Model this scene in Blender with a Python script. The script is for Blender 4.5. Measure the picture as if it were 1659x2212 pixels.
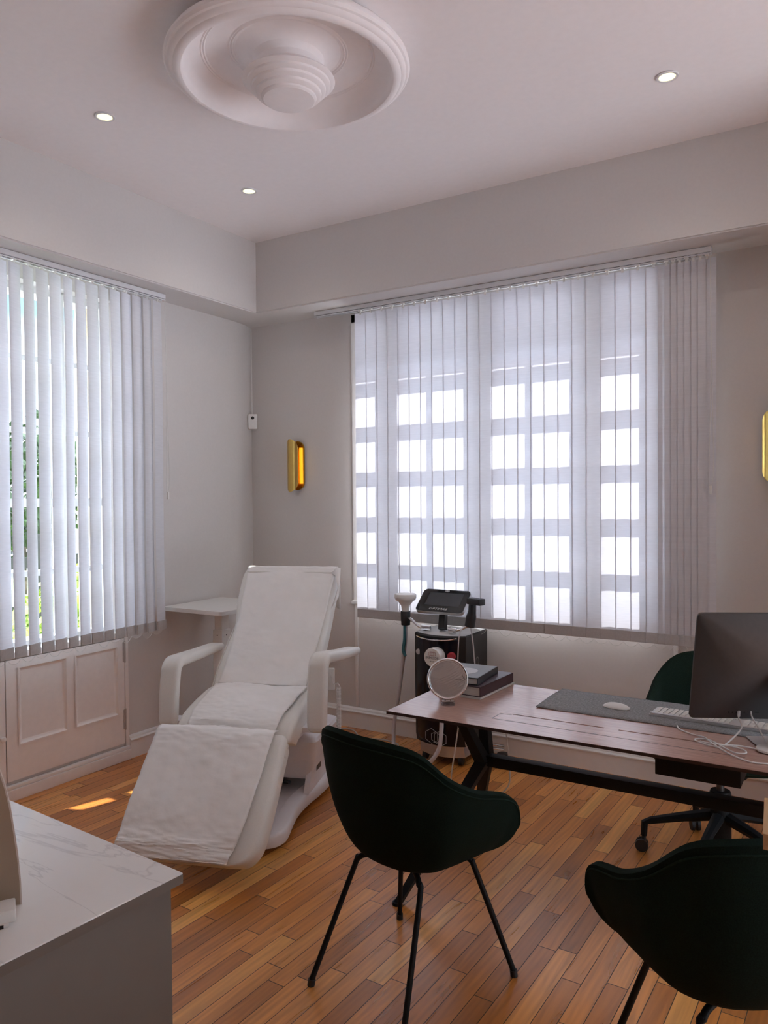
import bpy, bmesh, math, random
from math import sin, cos, pi, radians
from mathutils import Matrix, Vector, noise
random.seed(7)
for o in list(bpy.data.objects): bpy.data.objects.remove(o)
SC = bpy.context.scene
COL = SC.collection

# ------------------------------------------------------------------ camera
cd = bpy.data.cameras.new('camera'); cam = bpy.data.objects.new('camera', cd); COL.objects.link(cam)
cd.sensor_fit = 'HORIZONTAL'; cd.sensor_width = 36.0
cd.lens = 36.0 * 1663.9 / 1659.0
cd.clip_start = 0.05; cd.clip_end = 300
_yaw, _pit, _rol = 0.552905, -0.019092, -0.00893
_f = Vector((-sin(_yaw)*cos(_pit), cos(_yaw)*cos(_pit), sin(_pit)))
_r = Vector((cos(_yaw), sin(_yaw), 0)); _u = _r.cross(_f)
_r2 = cos(_rol)*_r + sin(_rol)*_u; _u2 = -sin(_rol)*_r + cos(_rol)*_u
cam.matrix_world = Matrix(((_r2.x, _u2.x, -_f.x, 3.91525), (_r2.y, _u2.y, -_f.y, -4.4483), (_r2.z, _u2.z, -_f.z, 1.6), (0, 0, 0, 1)))
SC.camera = cam
# ------------------------------------------------------------------ world, sun, exposure
W = bpy.data.worlds.new('sky'); SC.world = W; W.use_nodes = True
nt = W.node_tree; nt.nodes.clear()
N = nt.nodes.new
tc = N('ShaderNodeTexCoord'); sep = N('ShaderNodeSeparateXYZ'); nt.links.new(tc.outputs['Generated'], sep.inputs[0])
rmp = N('ShaderNodeValToRGB'); nt.links.new(sep.outputs['Z'], rmp.inputs[0])
e = rmp.color_ramp.elements
e[0].position = 0.0; e[0].color = (.15, .17, .18, 1); e[1].position = 1.0; e[1].color = (.95, 1.05, 1.25, 1)
for p_, c_ in ((.13, (.13, .155, .165)), (.185, (.19, .20, .20)), (.215, (.066, .115, .145)), (.30, (.075, .13, .175)), (.48, (.80, .97, 1.18)), (.7, (.95, 1.05, 1.22))):
    q_ = rmp.color_ramp.elements.new(p_); q_.color = (*c_, 1)
mp = N('ShaderNodeMapping'); mp.inputs['Scale'].default_value = (1.0, 1.0, 2.6); nt.links.new(tc.outputs['Generated'], mp.inputs[0])
nz = N('ShaderNodeTexNoise'); nz.inputs['Scale'].default_value = 2.4; nz.inputs['Detail'].default_value = 6; nt.links.new(mp.outputs[0], nz.inputs['Vector'])
cr = N('ShaderNodeValToRGB'); cr.color_ramp.elements[0].position = 0.50; cr.color_ramp.elements[1].position = 0.66; nt.links.new(nz.outputs['Fac'], cr.inputs[0])
mx = N('ShaderNodeMix'); mx.data_type = 'RGBA'; cm_ = N('ShaderNodeMath'); cm_.operation = 'MULTIPLY'; cs_ = N('ShaderNodeMapRange'); cs_.inputs['From Min'].default_value = .3; cs_.inputs['From Max'].default_value = .5; nt.links.new(sep.outputs['Z'], cs_.inputs['Value']); nt.links.new(cs_.outputs[0], cm_.inputs[1]); nt.links.new(cr.outputs[0], cm_.inputs[0]); nt.links.new(cm_.outputs[0], mx.inputs['Factor']); nt.links.new(rmp.outputs[0], mx.inputs['A']); mx.inputs['B'].default_value = (1.0, 1.0, 1.0, 1)
bg = N('ShaderNodeBackground'); bg.inputs['Strength'].default_value = 1.0; nt.links.new(mx.outputs['Result'], bg.inputs[0])
wo = N('ShaderNodeOutputWorld'); nt.links.new(bg.outputs[0], wo.inputs[0])
SKY = 3.0
bg.inputs['Strength'].default_value = SKY

sd = bpy.data.lights.new('sun', 'SUN'); sun = bpy.data.objects.new('sun', sd); COL.objects.link(sun)
sd.energy = 5.0; sd.angle = radians(0.5); sd.color = (1.0, 0.965, 0.93)
sun.rotation_euler = Vector((-0.30, -1.0, -0.91)).to_track_quat('-Z', 'Y').to_euler()
sun.location = (6, 12, 12)

SC.view_settings.view_transform = 'Standard'; SC.view_settings.look = 'None'
SC.view_settings.gamma = 1.0; SC.view_settings.use_curve_mapping = False
SC.view_settings.exposure = 1.83
try:
    SC.cycles.max_bounces = 10; SC.cycles.diffuse_bounces = 6; SC.cycles.glossy_bounces = 4
    SC.cycles.transmission_bounces = 8; SC.cycles.transparent_max_bounces = 16
    SC.cycles.sample_clamp_indirect = 6.0; SC.cycles.caustics_reflective = False; SC.cycles.caustics_refractive = False
    SC.cycles.use_denoising = True
except Exception:
    pass

# ------------------------------------------------------------------ materials
def srgb(r, g, b):
    f = lambda c: (c/255/12.92) if c/255 <= 0.04045 else ((c/255+0.055)/1.055)**2.4
    return (f(r), f(g), f(b), 1)

def pm(name, col, rough=0.5, metal=0.0, nscale=40.0, namt=0.06, bump=0.0, bscale=None, coat=0.0, spec=0.5, stretch=None, emis=None, estr=0.0, alpha=None, trans=0.0):
    m = bpy.data.materials.new(name); m.use_nodes = True
    n = m.node_tree; b = n.nodes['Principled BSDF']
    c = col if len(col) == 4 else (*col, 1)
    t = n.nodes.new('ShaderNodeTexCoord'); mpg = n.nodes.new('ShaderNodeMapping')
    if stretch: mpg.inputs['Scale'].default_value = stretch
    n.links.new(t.outputs['Object'], mpg.inputs[0])
    z = n.nodes.new('ShaderNodeTexNoise'); z.inputs['Scale'].default_value = nscale; z.inputs['Detail'].default_value = 4
    n.links.new(mpg.outputs[0], z.inputs['Vector'])
    r = n.nodes.new('ShaderNodeValToRGB')
    r.color_ramp.elements[0].position = 0.3; r.color_ramp.elements[1].position = 0.7
    r.color_ramp.elements[0].color = (c[0]*(1-namt), c[1]*(1-namt), c[2]*(1-namt), 1)
    r.color_ramp.elements[1].color = (min(1, c[0]*(1+namt)), min(1, c[1]*(1+namt)), min(1, c[2]*(1+namt)), 1)
    n.links.new(z.outputs['Fac'], r.inputs[0]); n.links.new(r.outputs[0], b.inputs['Base Color'])
    b.inputs['Roughness'].default_value = rough; b.inputs['Metallic'].default_value = metal
    b.inputs['Specular IOR Level'].default_value = spec; b.inputs['Coat Weight'].default_value = coat; b.inputs['Coat Roughness'].default_value = max(.03, rough*.8); b.inputs['Coat Roughness'].default_value = max(.05, rough*.8)
    if trans: b.inputs['Transmission Weight'].default_value = trans
    if bump:
        z2 = n.nodes.new('ShaderNodeTexNoise'); z2.inputs['Scale'].default_value = bscale or nscale; z2.inputs['Detail'].default_value = 3
        n.links.new(mpg.outputs[0], z2.inputs['Vector'])
        bp = n.nodes.new('ShaderNodeBump'); bp.inputs['Strength'].default_value = bump; bp.inputs['Distance'].default_value = 0.01
        n.links.new(z2.outputs['Fac'], bp.inputs['Height']); n.links.new(bp.outputs[0], b.inputs['Normal'])
    if emis:
        b.inputs['Emission Color'].default_value = (*emis[:3], 1); b.inputs['Emission Strength'].default_value = estr
    return m

def glass_mat(name, tint=(1, 1, 1), refl=0.10):
    m = bpy.data.materials.new(name); m.use_nodes = True; n = m.node_tree; n.nodes.clear()
    o = n.nodes.new('ShaderNodeOutputMaterial'); mixs = n.nodes.new('ShaderNodeMixShader')
    t = n.nodes.new('ShaderNodeBsdfTransparent'); t.inputs[0].default_value = (*tint, 1)
    g = n.nodes.new('ShaderNodeBsdfGlossy'); g.inputs['Roughness'].default_value = 0.02
    lw = n.nodes.new('ShaderNodeLayerWeight'); lw.inputs[0].default_value = 0.25
    mul = n.nodes.new('ShaderNodeMath'); mul.operation = 'MULTIPLY'; mul.inputs[1].default_value = refl*4
    n.links.new(lw.outputs['Fresnel'], mul.inputs[0]); n.links.new(mul.outputs[0], mixs.inputs[0])
    n.links.new(t.outputs[0], mixs.inputs[1]); n.links.new(g.outputs[0], mixs.inputs[2]); n.links.new(mixs.outputs[0], o.inputs[0])
    return m

def fabric_translucent(name, col, tcol, fac):
    m = bpy.data.materials.new(name); m.use_nodes = True; n = m.node_tree; n.nodes.clear()
    o = n.nodes.new('ShaderNodeOutputMaterial'); mixs = n.nodes.new('ShaderNodeMixShader')
    d = n.nodes.new('ShaderNodeBsdfDiffuse'); t = n.nodes.new('ShaderNodeBsdfTranslucent'); mixs.inputs[0].default_value = fac
    tcn = n.nodes.new('ShaderNodeTexCoord'); mpg = n.nodes.new('ShaderNodeMapping'); mpg.inputs['Scale'].default_value = (6, 6, 60)
    z = n.nodes.new('ShaderNodeTexNoise'); z.inputs['Scale'].default_value = 2.0; z.inputs['Detail'].default_value = 3
    n.links.new(tcn.outputs['Object'], mpg.inputs[0]); n.links.new(mpg.outputs[0], z.inputs['Vector'])
    for sh, c in ((d, col), (t, tcol)):
        r = n.nodes.new('ShaderNodeValToRGB'); r.color_ramp.elements[0].position = 0.3; r.color_ramp.elements[1].position = 0.7
        r.color_ramp.elements[0].color = (c[0]*.93, c[1]*.93, c[2]*.93, 1); r.color_ramp.elements[1].color = (*c[:3], 1)
        n.links.new(z.outputs['Fac'], r.inputs[0]); n.links.new(r.outputs[0], sh.inputs[0])
    n.links.new(d.outputs[0], mixs.inputs[1]); n.links.new(t.outputs[0], mixs.inputs[2]); n.links.new(mixs.outputs[0], o.inputs[0])
    return m

def floor_mat():
    m = bpy.data.materials.new('oak_planks'); m.use_nodes = True; n = m.node_tree; b = n.nodes['Principled BSDF']; L = n.links.new
    def math(op, a=None, bb=None):
        q = n.nodes.new('ShaderNodeMath'); q.operation = op
        for i, v in enumerate((a, bb)):
            if v is None: continue
            if isinstance(v, (int, float)): q.inputs[i].default_value = v
            else: L(v, q.inputs[i])
        return q.outputs[0]
    t = n.nodes.new('ShaderNodeTexCoord'); s = n.nodes.new('ShaderNodeSeparateXYZ')
    rot = n.nodes.new('ShaderNodeMapping'); rot.inputs['Rotation'].default_value = (0, 0, radians(1.5)); L(t.outputs['Object'], rot.inputs[0]); L(rot.outputs[0], s.inputs[0])
    xs = math('DIVIDE', s.outputs['X'], 0.068); ci = math('FLOOR', xs); fx = math('FRACT', xs)
    wn = n.nodes.new('ShaderNodeTexWhiteNoise'); wn.noise_dimensions = '1D'; L(ci, wn.inputs['W'])
    ys = math('ADD', math('DIVIDE', s.outputs['Y'], 0.60), math('MULTIPLY', wn.outputs['Value'], 7.3)); ri = math('FLOOR', ys); fy = math('FRACT', ys)
    cmb = n.nodes.new('ShaderNodeCombineXYZ'); L(ci, cmb.inputs[0]); L(ri, cmb.inputs[1])
    w2 = n.nodes.new('ShaderNodeTexWhiteNoise'); w2.noise_dimensions = '2D'; L(cmb.outputs[0], w2.inputs['Vector'])
    # grain, stretched along the plank and shifted per plank
    gm = n.nodes.new('ShaderNodeCombineXYZ'); L(math('MULTIPLY', s.outputs['X'], 30.0), gm.inputs[0]); L(math('ADD', math('MULTIPLY', s.outputs['Y'], 2.2), math('MULTIPLY', w2.outputs['Value'], 40.0)), gm.inputs[1]); L(math('MULTIPLY', w2.outputs['Value'], 9.0), gm.inputs[2])
    gz = n.nodes.new('ShaderNodeTexNoise'); gz.inputs['Scale'].default_value = 1.0; gz.inputs['Detail'].default_value = 6; gz.inputs['Distortion'].default_value = 1.2; L(gm.outputs[0], gz.inputs['Vector'])
    wv = n.nodes.new('ShaderNodeTexWave'); wv.inputs['Scale'].default_value = 0.45; wv.inputs['Distortion'].default_value = 7.0; wv.inputs['Detail'].default_value = 2; L(gm.outputs[0], wv.inputs['Vector'])
    r1 = n.nodes.new('ShaderNodeValToRGB'); L(w2.outputs['Value'], r1.inputs[0]); r1.color_ramp.interpolation = 'LINEAR'
    el = r1.color_ramp.elements
    el[0].position = 0; el[0].color = srgb(170, 106, 48); el[1].position = 1; el[1].color = srgb(242, 180, 98)
    for p, c in ((.2, srgb(188, 118, 54)), (.5, srgb(208, 134, 62)), (.75, srgb(222, 148, 74)), (.92, srgb(230, 162, 86))):
        q = el.new(p); q.color = c
    r2 = n.nodes.new('ShaderNodeValToRGB'); L(gz.outputs['Fac'], r2.inputs[0])
    r2.color_ramp.elements[0].position = .30; r2.color_ramp.elements[0].color = (.52, .47, .43, 1); r2.color_ramp.elements[1].position = .62; r2.color_ramp.elements[1].color = (1.08, 1.05, 1.0, 1)
    mu = n.nodes.new('ShaderNodeMix'); mu.data_type = 'RGBA'; mu.blend_type = 'MULTIPLY'; mu.inputs['Factor'].default_value = .58; L(r1.outputs[0], mu.inputs['A']); L(r2.outputs[0], mu.inputs['B'])
    r3 = n.nodes.new('ShaderNodeValToRGB'); L(wv.outputs['Fac'], r3.inputs[0]); r3.color_ramp.elements[0].color = (.8, .76, .72, 1); r3.color_ramp.elements[1].color = (1.05, 1.05, 1.05, 1)
    mu2 = n.nodes.new('ShaderNodeMix'); mu2.data_type = 'RGBA'; mu2.blend_type = 'MULTIPLY'; mu2.inputs['Factor'].default_value = .45; L(mu.outputs['Result'], mu2.inputs['A']); L(r3.outputs[0], mu2.inputs['B'])
    ex = math('MINIMUM', fx, math('SUBTRACT', 1.0, fx)); gx = math('LESS_THAN', ex, 0.019)
    ey = math('MINIMUM', fy, math('SUBTRACT', 1.0, fy)); gy = math('LESS_THAN', ey, 0.0026)
    gap = math('MAXIMUM', gx, gy)
    mg = n.nodes.new('ShaderNodeMix'); mg.data_type = 'RGBA'; L(gap, mg.inputs['Factor']); L(mu2.outputs['Result'], mg.inputs['A']); mg.inputs['B'].default_value = (.035, .02, .012, 1)
    L(mg.outputs['Result'], b.inputs['Base Color'])
    rr = math('ADD', 0.22, math('MULTIPLY', gz.outputs['Fac'], 0.16)); L(math('ADD', rr, math('MULTIPLY', gap, .4)), b.inputs['Roughness'])
    bp = n.nodes.new('ShaderNodeBump'); bp.inputs['Strength'].default_value = .35; bp.inputs['Distance'].default_value = .002
    hh = math('SUBTRACT', math('MULTIPLY', gz.outputs['Fac'], .25), gap); L(hh, bp.inputs['Height']); L(bp.outputs[0], b.inputs['Normal'])
    b.inputs['Specular IOR Level'].default_value = .75; b.inputs['Coat Weight'].default_value = .12; b.inputs['Coat Roughness'].default_value = .22
    return m

def veined_mat():
    m = pm('veined_quartz', (.80, .79, .77), .10, nscale=3, namt=.03)
    n = m.node_tree; b = n.nodes['Principled BSDF']; L = n.links.new
    t = n.nodes.new('ShaderNodeTexCoord'); mpg = n.nodes.new('ShaderNodeMapping'); mpg.inputs['Rotation'].default_value = (0, 0, .5); mpg.inputs['Scale'].default_value = (1.2, 4.5, 1)
    L(t.outputs['Object'], mpg.inputs[0])
    z = n.nodes.new('ShaderNodeTexNoise'); z.inputs['Scale'].default_value = 1.6; z.inputs['Detail'].default_value = 8; z.inputs['Distortion'].default_value = .8; L(mpg.outputs[0], z.inputs['Vector'])
    r = n.nodes.new('ShaderNodeValToRGB'); e = r.color_ramp.elements
    e[0].position = .490; e[0].color = (.82, .81, .79, 1); e[1].position = .510; e[1].color = (.82, .81, .79, 1)
    q = e.new(.5); q.color = (.66, .65, .64, 1)
    L(z.outputs['Fac'], r.inputs[0]); L(r.outputs[0], b.inputs['Base Color'])
    return m

def leaf_mat(name, c1, c2):
    m = pm(name, c1, .6, nscale=6, namt=.1); r = [x for x in m.node_tree.nodes if x.type == 'VALTORGB'][0]
    r.color_ramp.elements[0].color = (*c1, 1); r.color_ramp.elements[1].color = (*c2, 1); return m

M = {}
M['wall'] = pm('wall_paint', (.66, .628, .605), .75, nscale=60, namt=.015, bump=.03, bscale=250)
M['ceil'] = pm('ceiling_paint', (.93, .885, .875), .8, nscale=30, namt=.012)
M['trim'] = pm('trim_paint', (.80, .78, .76), .4, nscale=30, namt=.015)
M['cupboard'] = pm('cupboard_paint', (.84, .79, .76), .42, nscale=30, namt=.02)
M['hinge'] = pm('painted_hinge', (.50, .45, .42), .45, nscale=30, namt=.03)
M['floor'] = floor_mat()
M['slat'] = fabric_translucent('blind_fabric', (.74, .73, .74), (.74, .77, .88), .18)
M['hem'] = pm('blind_hem', (.50, .48, .47), .8, nscale=120, namt=.05)
M['rail'] = pm('white_aluminium', (.74, .74, .75), .35, nscale=50, namt=.02)
M['dark'] = pm('dark_slot', (.02, .02, .02), .7, nscale=50, namt=.1)
M['plastic'] = pm('white_plastic', (.78, .77, .74), .35, nscale=60, namt=.02)
M['bead'] = pm('chain_plastic', (.70, .69, .66), .4, nscale=60, namt=.02)
M['glass'] = glass_mat('pane_glass')
M['frame'] = pm('window_paint', (.78, .78, .78), .4, nscale=40, namt=.02)
M['leather'] = pm('white_leatherette', (.80, .79, .75), .42, nscale=180, namt=.02, bump=.06, bscale=400)
M['pipingw'] = pm('white_piping', (.72, .71, .67), .5, nscale=100, namt=.02)
M['paper'] = pm('tissue_paper', (.90, .89, .87), .8, nscale=14, namt=.02, bump=.15, bscale=22)
M['abs'] = pm('pale_abs_plastic', (.76, .73, .745), .33, nscale=60, namt=.015)
M['green'] = pm('dark_green_wool', (.006, .0135, .0095), .95, nscale=300, namt=.3, bump=.2, bscale=700, spec=.12)
M['green2'] = pm('green_wool_edge', (.010, .021, .0145), .95, nscale=300, namt=.3, bump=.2, bscale=700, spec=.15)
M['black'] = pm('black_powder_coat', (.008, .008, .009), .55, nscale=200, namt=.2, spec=.2)
M['blackgl'] = pm('gloss_navy_black', (.003, .004, .012), .14, nscale=40, namt=.1, spec=.35)
M['blackmat'] = pm('matt_black_plastic', (.014, .014, .016), .45, nscale=150, namt=.15)
M['walnut'] = pm('walnut_veneer', srgb(180, 140, 124), .24, nscale=5, namt=.20, stretch=(1.2, 30, 30), spec=.9, coat=.6)
M['walnutd'] = pm('walnut_edge', srgb(58, 36, 28), .5, nscale=5, namt=.2, stretch=(1.2, 30, 30))
M['felt'] = pm('grey_felt', (.27, .275, .28), .95, nscale=140, namt=.30, bump=.2, bscale=300, spec=.1)
M['alu'] = pm('grey_aluminium', (.10, .095, .095), .40, metal=.6, nscale=80, namt=.03)
M['alulight'] = pm('bright_aluminium', (.66, .66, .67), .35, metal=.7, nscale=80, namt=.03)
M['chrome'] = pm('chrome', (.85, .85, .86), .06, metal=1, nscale=40, namt=.02)
M['mirror'] = pm('mirror_glass', (.80, .80, .79), .01, metal=1, nscale=10, namt=.003)
M['acrylic'] = glass_mat('clear_acrylic', (.86, .86, .87), .16)
M['screen'] = pm('screen_glass', (.012, .013, .016), .05, nscale=20, namt=.1, coat=.6)
M['panel_off'] = pm('display_off', (.05, .055, .065), .08, nscale=20, namt=.05, coat=.5)
M['ink'] = pm('pale_ink', (.62, .62, .62), .4, nscale=40, namt=.02)
M['inkd'] = pm('grey_ink', (.16, .15, .15), .5, nscale=40, namt=.02)
M['inkr'] = pm('red_ink', (.35, .10, .10), .5, nscale=40, namt=.02)
M['red'] = pm('red_button', (.42, .03, .045), .35, nscale=60, namt=.08)
M['hose'] = pm('grey_white_hose', (.60, .58, .60), .45, nscale=60, namt=.03)
M['teal'] = pm('teal_sleeve', (.03, .16, .20), .5, nscale=60, namt=.08)
M['cable'] = pm('white_cable', (.72, .70, .68), .45, nscale=60, namt=.02)
M['cablegrey'] = pm('grey_cable', (.38, .35, .33), .5, nscale=60, namt=.03)
M['brass'] = pm('polished_brass', (.78, .54, .16), .16, metal=1, nscale=30, namt=.03)
M['brassmat'] = pm('satin_brass', (.72, .55, .22), .34, metal=.75, nscale=30, namt=.03)
M['glow'] = pm('warm_lamp', (.9, .7, .3), .5, nscale=10, namt=.01, emis=(1.0, .56, .06), estr=.55)
M['dlight'] = pm('downlight_lens', (.9, .9, .8), .5, nscale=10, namt=.01, emis=(1.0, .90, .52), estr=.36)
M['quartz'] = veined_mat()
M['counter'] = pm('pale_grey_lacquer', (.135, .118, .10), .45, nscale=20, namt=.02)
M['beige'] = pm('beige_lacquer', (.34, .26, .19), .5, nscale=20, namt=.03)
M['palerim'] = pm('pale_rim', (.62, .55, .50), .4, nscale=20, namt=.02)
M['pine'] = pm('pale_pine', srgb(196, 160, 118), .45, nscale=4, namt=.12, stretch=(30, 1.5, 30))
M['pages'] = pm('book_pages', (.62, .60, .57), .8, nscale=12, namt=.18, stretch=(1, 1, 90))
M['cov_grey'] = pm('grey_cover', (.20, .21, .215), .35, nscale=20, namt=.06)
M['cov_black'] = pm('black_cover', (.015, .015, .016), .3, nscale=20, namt=.1)
M['cov_plum'] = pm('plum_cover', (.045, .018, .028), .35, nscale=20, namt=.1)
M['cov_white'] = pm('white_cover', (.66, .65, .63), .4, nscale=20, namt=.04)
M['disc'] = pm('cover_disc', (.52, .52, .52), .4, nscale=20, namt=.03)
M['bark'] = pm('bark', (.06, .045, .035), .9, nscale=12, namt=.3, bump=.6)
M['leafd'] = leaf_mat('dark_leaves', (.012, .028, .012), (.05, .10, .03))
M['leafl'] = leaf_mat('lime_leaves', (.10, .17, .03), (.42, .52, .10))
M['lawn'] = leaf_mat('lawn', (.12, .22, .04), (.34, .46, .10))
M['paving'] = pm('pale_paving', (.60, .60, .63), .9, nscale=2, namt=.1)
M['stone'] = pm('sandstone', (.42, .35, .25), .9, nscale=9, namt=.22, bump=.5)
M['plaster'] = pm('outer_render', (.62, .58, .50), .9, nscale=9, namt=.06)

# ------------------------------------------------------------------ mesh helpers
class MB:
    def __init__(s): s.bm = bmesh.new()
    def _xf(s, vs, mtx):
        if mtx is not None: bmesh.ops.transform(s.bm, matrix=mtx, verts=vs)
    def box(s, lo, hi, bev=0.0, seg=2, mtx=None):
        c = [(a+b)/2 for a, b in zip(lo, hi)]; d = [abs(b-a) for a, b in zip(lo, hi)]
        r = bmesh.ops.create_cube(s.bm, size=1, matrix=Matrix.Translation(c) @ Matrix.Diagonal((*d, 1)))
        vs = r['verts']
        if bev > 0:
            es = list({e for v in vs for e in v.link_edges})
            rb = bmesh.ops.bevel(s.bm, geom=es, offset=bev, segments=seg, affect='EDGES', profile=.6)
            vs = list({v for f in rb['faces'] for v in f.verts} | {v for v in vs if v.is_valid})
        s._xf(vs, mtx); return s
    def grid(s, rows, close=False, capu=False):
        V = [[s.bm.verts.new(p) for p in r] for r in rows]; n = len(V[0])
        for i in range(len(V)-1):
            for j in range(n if close else n-1):
                k = (j+1) % n
                try: s.bm.faces.new((V[i][j], V[i][k], V[i+1][k], V[i+1][j]))
                except ValueError: pass
        if capu:
            for r in (V[0], V[-1]):
                try: s.bm.faces.new(r if r is V[-1] else r[::-1])
                except ValueError: pass
        return V
    def tube(s, pts, r, seg=8, closed=False, cap=True):
        P = [Vector(p) for p in pts]; n = len(P); rows = []; up = None
        for i in range(n):
            a = P[i-1] if (closed or i > 0) else P[i]; b = P[(i+1) % n] if (closed or i < n-1) else P[i]
            t = (b-a); t = t.normalized() if t.length > 1e-9 else Vector((0, 0, 1))
            if up is None: up = t.orthogonal().normalized()
            up = (up - t*up.dot(t)); up = up.normalized() if up.length > 1e-6 else t.orthogonal().normalized()
            w = t.cross(up); rr = r[i] if isinstance(r, (list, tuple)) else r
            rows.append([P[i] + rr*(cos(2*pi*k/seg)*up + sin(2*pi*k/seg)*w) for k in range(seg)])
        if closed: rows.append(rows[0])
        s.grid(rows, True, cap and not closed); return s
    def cyl(s, p0, p1, r0, r1=None, seg=20): return s.tube([p0, p1], [r0, r0 if r1 is None else r1], seg)
    def lathe(s, prof, c=(0, 0, 0), seg=48, mtx=None):
        rows = [[Vector((r*cos(2*pi*k/seg), r*sin(2*pi*k/seg), z)) for k in range(seg)] for r, z in prof]
        X = Matrix.Translation(c) @ (mtx or Matrix())
        s.grid([[X @ p for p in r] for r in rows], True, True); return s
    def prism(s, poly, h0, h1, mtx=None):
        X = mtx or Matrix()
        s.grid([[X @ Vector((x, y, h)) for x, y in poly] for h in (h0, h1)], True, True); return s
    def build(s, name, mat, parent=None, world=False, smooth=40, weld=False):
        if weld: bmesh.ops.remove_doubles(s.bm, verts=s.bm.verts, dist=1e-5)
        bmesh.ops.recalc_face_normals(s.bm, faces=s.bm.faces)
        me = bpy.data.meshes.new(name)
        if world and parent is not None:
            root = parent
            while root.parent: root = root.parent
            inv = (Matrix.Translation(root.location) @ root.rotation_euler.to_matrix().to_4x4()).inverted()
            bmesh.ops.transform(s.bm, matrix=inv, verts=s.bm.verts)
        s.bm.to_mesh(me); s.bm.free()
        o = bpy.data.objects.new(name, me); COL.objects.link(o)
        me.materials.append(M[mat] if isinstance(mat, str) else mat)
        if smooth:
            me.shade_smooth()
            try: me.set_sharp_from_angle(angle=radians(smooth))
            except Exception: pass
        if parent is not None: o.parent = parent
        return o

def tag(o, label=None, cat=None, group=None, kind=None):
    if label: o['label'] = label
    if cat: o['category'] = cat
    if group: o['group'] = group
    if kind: o['kind'] = kind
    return o
def thing(name, label, cat, loc=(0, 0, 0), rz=0.0, group=None):
    o = bpy.data.objects.new(name, None); COL.objects.link(o); o.empty_display_size = .1
    o.location = loc; o.rotation_euler = (0, 0, rz)
    return tag(o, label, cat, group)
def struct(name, mb, mat, parent=None, **k):
    o = mb.build(name, mat, parent, **k)
    if parent is None: o['kind'] = 'structure'
    return o
def copy_tree(o, parent=None):
    c = o.copy(); COL.objects.link(c)
    if parent is not None: c.parent = parent
    for ch in [x for x in COL.objects if x.parent == o]: copy_tree(ch, c)
    return c
def spline(P, n=8, closed=False):
    P = [Vector(p) for p in P]; out = []; N_ = len(P)
    rng = range(N_ if closed else N_-1)
    for i in rng:
        if closed: a, b, c, d = P[i-1], P[i], P[(i+1) % N_], P[(i+2) % N_]
        else: a, b, c, d = P[max(0, i-1)], P[i], P[i+1], P[min(N_-1, i+2)]
        for k in range(n):
            t = k/n; out.append(.5*((2*b)+(c-a)*t+(2*a-5*b+4*c-d)*t*t+(3*b-a-3*c+d)*t**3))
    if not closed: out.append(P[-1])
    return out
def rrect(w, h, r, n=6):
    out = []
    for cx, cy, a0 in ((w/2-r, h/2-r, 0), (-w/2+r, h/2-r, pi/2), (-w/2+r, -h/2+r, pi), (w/2-r, -h/2+r, 3*pi/2)):
        for k in range(n+1):
            a = a0 + pi/2*k/n; out.append((cx+r*cos(a), cy+r*sin(a)))
    return out
def text_mesh(txt, size, mtx, name, mat, parent, depth=.0006, shear=0.0, sx=1.0, align='CENTER'):
    cu = bpy.data.curves.new('t', 'FONT'); cu.body = txt; cu.size = size; cu.extrude = depth; cu.align_x = align; cu.align_y = 'CENTER'; cu.shear = shear; cu.space_character = 1.08
    ob = bpy.data.objects.new('t', cu); COL.objects.link(ob)
    dg = bpy.context.evaluated_depsgraph_get(); me = bpy.data.meshes.new_from_object(ob.evaluated_get(dg))
    bpy.data.objects.remove(ob); bpy.data.curves.remove(cu)
    me.transform(mtx @ Matrix.Diagonal((sx, 1, 1, 1)))
    o = bpy.data.objects.new(name, me); COL.objects.link(o); me.materials.clear(); me.materials.append(M[mat]); o.parent = parent
    return o

#@@STRUCTURE
# ------------------------------------------------------------------ the room shell
CZ = 3.37; SZ = 2.885
RX, BY = 6.3, -5.8
struct('floor', MB().box((-.3, BY, -.12), (RX, .3, 0)), 'floor', smooth=0)
struct('ceiling', MB().box((-.3, BY, CZ), (RX, .3, CZ+.15)), 'ceil', smooth=0)
# right-hand window wall, y = 0 .. 0.30, opening x .965..3.06, z .90..2.80
w = MB()
w.box((-.3, 0, 0), (.965, .30, CZ)); w.box((3.06, 0, 0), (RX, .30, CZ)); w.box((.965, 0, 0), (3.06, .30, .90)); w.box((.965, 0, 2.80), (3.06, .30, CZ))
w.box((.965, .11, 2.752), (3.06, .30, 2.80))
struct('wall_right', w, 'wall', smooth=0)
# left window wall, inner face x = .06, opening y -2.80..-1.30, z .79..2.80; its last bit bends back into the corner
w = MB()
w.box((-.3, -1.30, 0), (.06, -.30, CZ)); w.box((-.3, BY, 0), (.06, -2.80, CZ)); w.box((-.3, -2.80, 0), (.06, -1.30, .79)); w.box((-.3, -2.80, 2.80), (.06, -1.30, CZ))
prof = [(.06, -.30), (.057, -.24), (.048, -.17), (.034, -.10), (.016, -.045), (0.0, 0.0)]
w.prism([(-.3, -.30)] + prof + [(-.3, 0)], 0, CZ)
struct('wall_left', w, 'wall', smooth=20)
struct('wall_back', MB().box((-.3, BY-.2, 0), (RX, BY, CZ)), 'wall', smooth=0)
WY0, WY1, WZ0, WZ1 = -2.75, -.75, .05, 2.5  # opening added out of view to let fill daylight into the room
w = MB(); w.box((RX, BY, 0), (RX+.2, WY0, CZ)); w.box((RX, WY1, 0), (RX+.2, .3, CZ)); w.box((RX, WY0, 0), (RX+.2, WY1, WZ0)); w.box((RX, WY0, WZ1), (RX+.2, WY1, CZ))
struct('wall_far_right', w, 'wall', smooth=0)
struct('light_block_wing', MB().box((4.30, -.85, 0), (4.42, 0, CZ)), 'wall', smooth=0)  # added out of view to keep the fill daylight off the window wall
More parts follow.
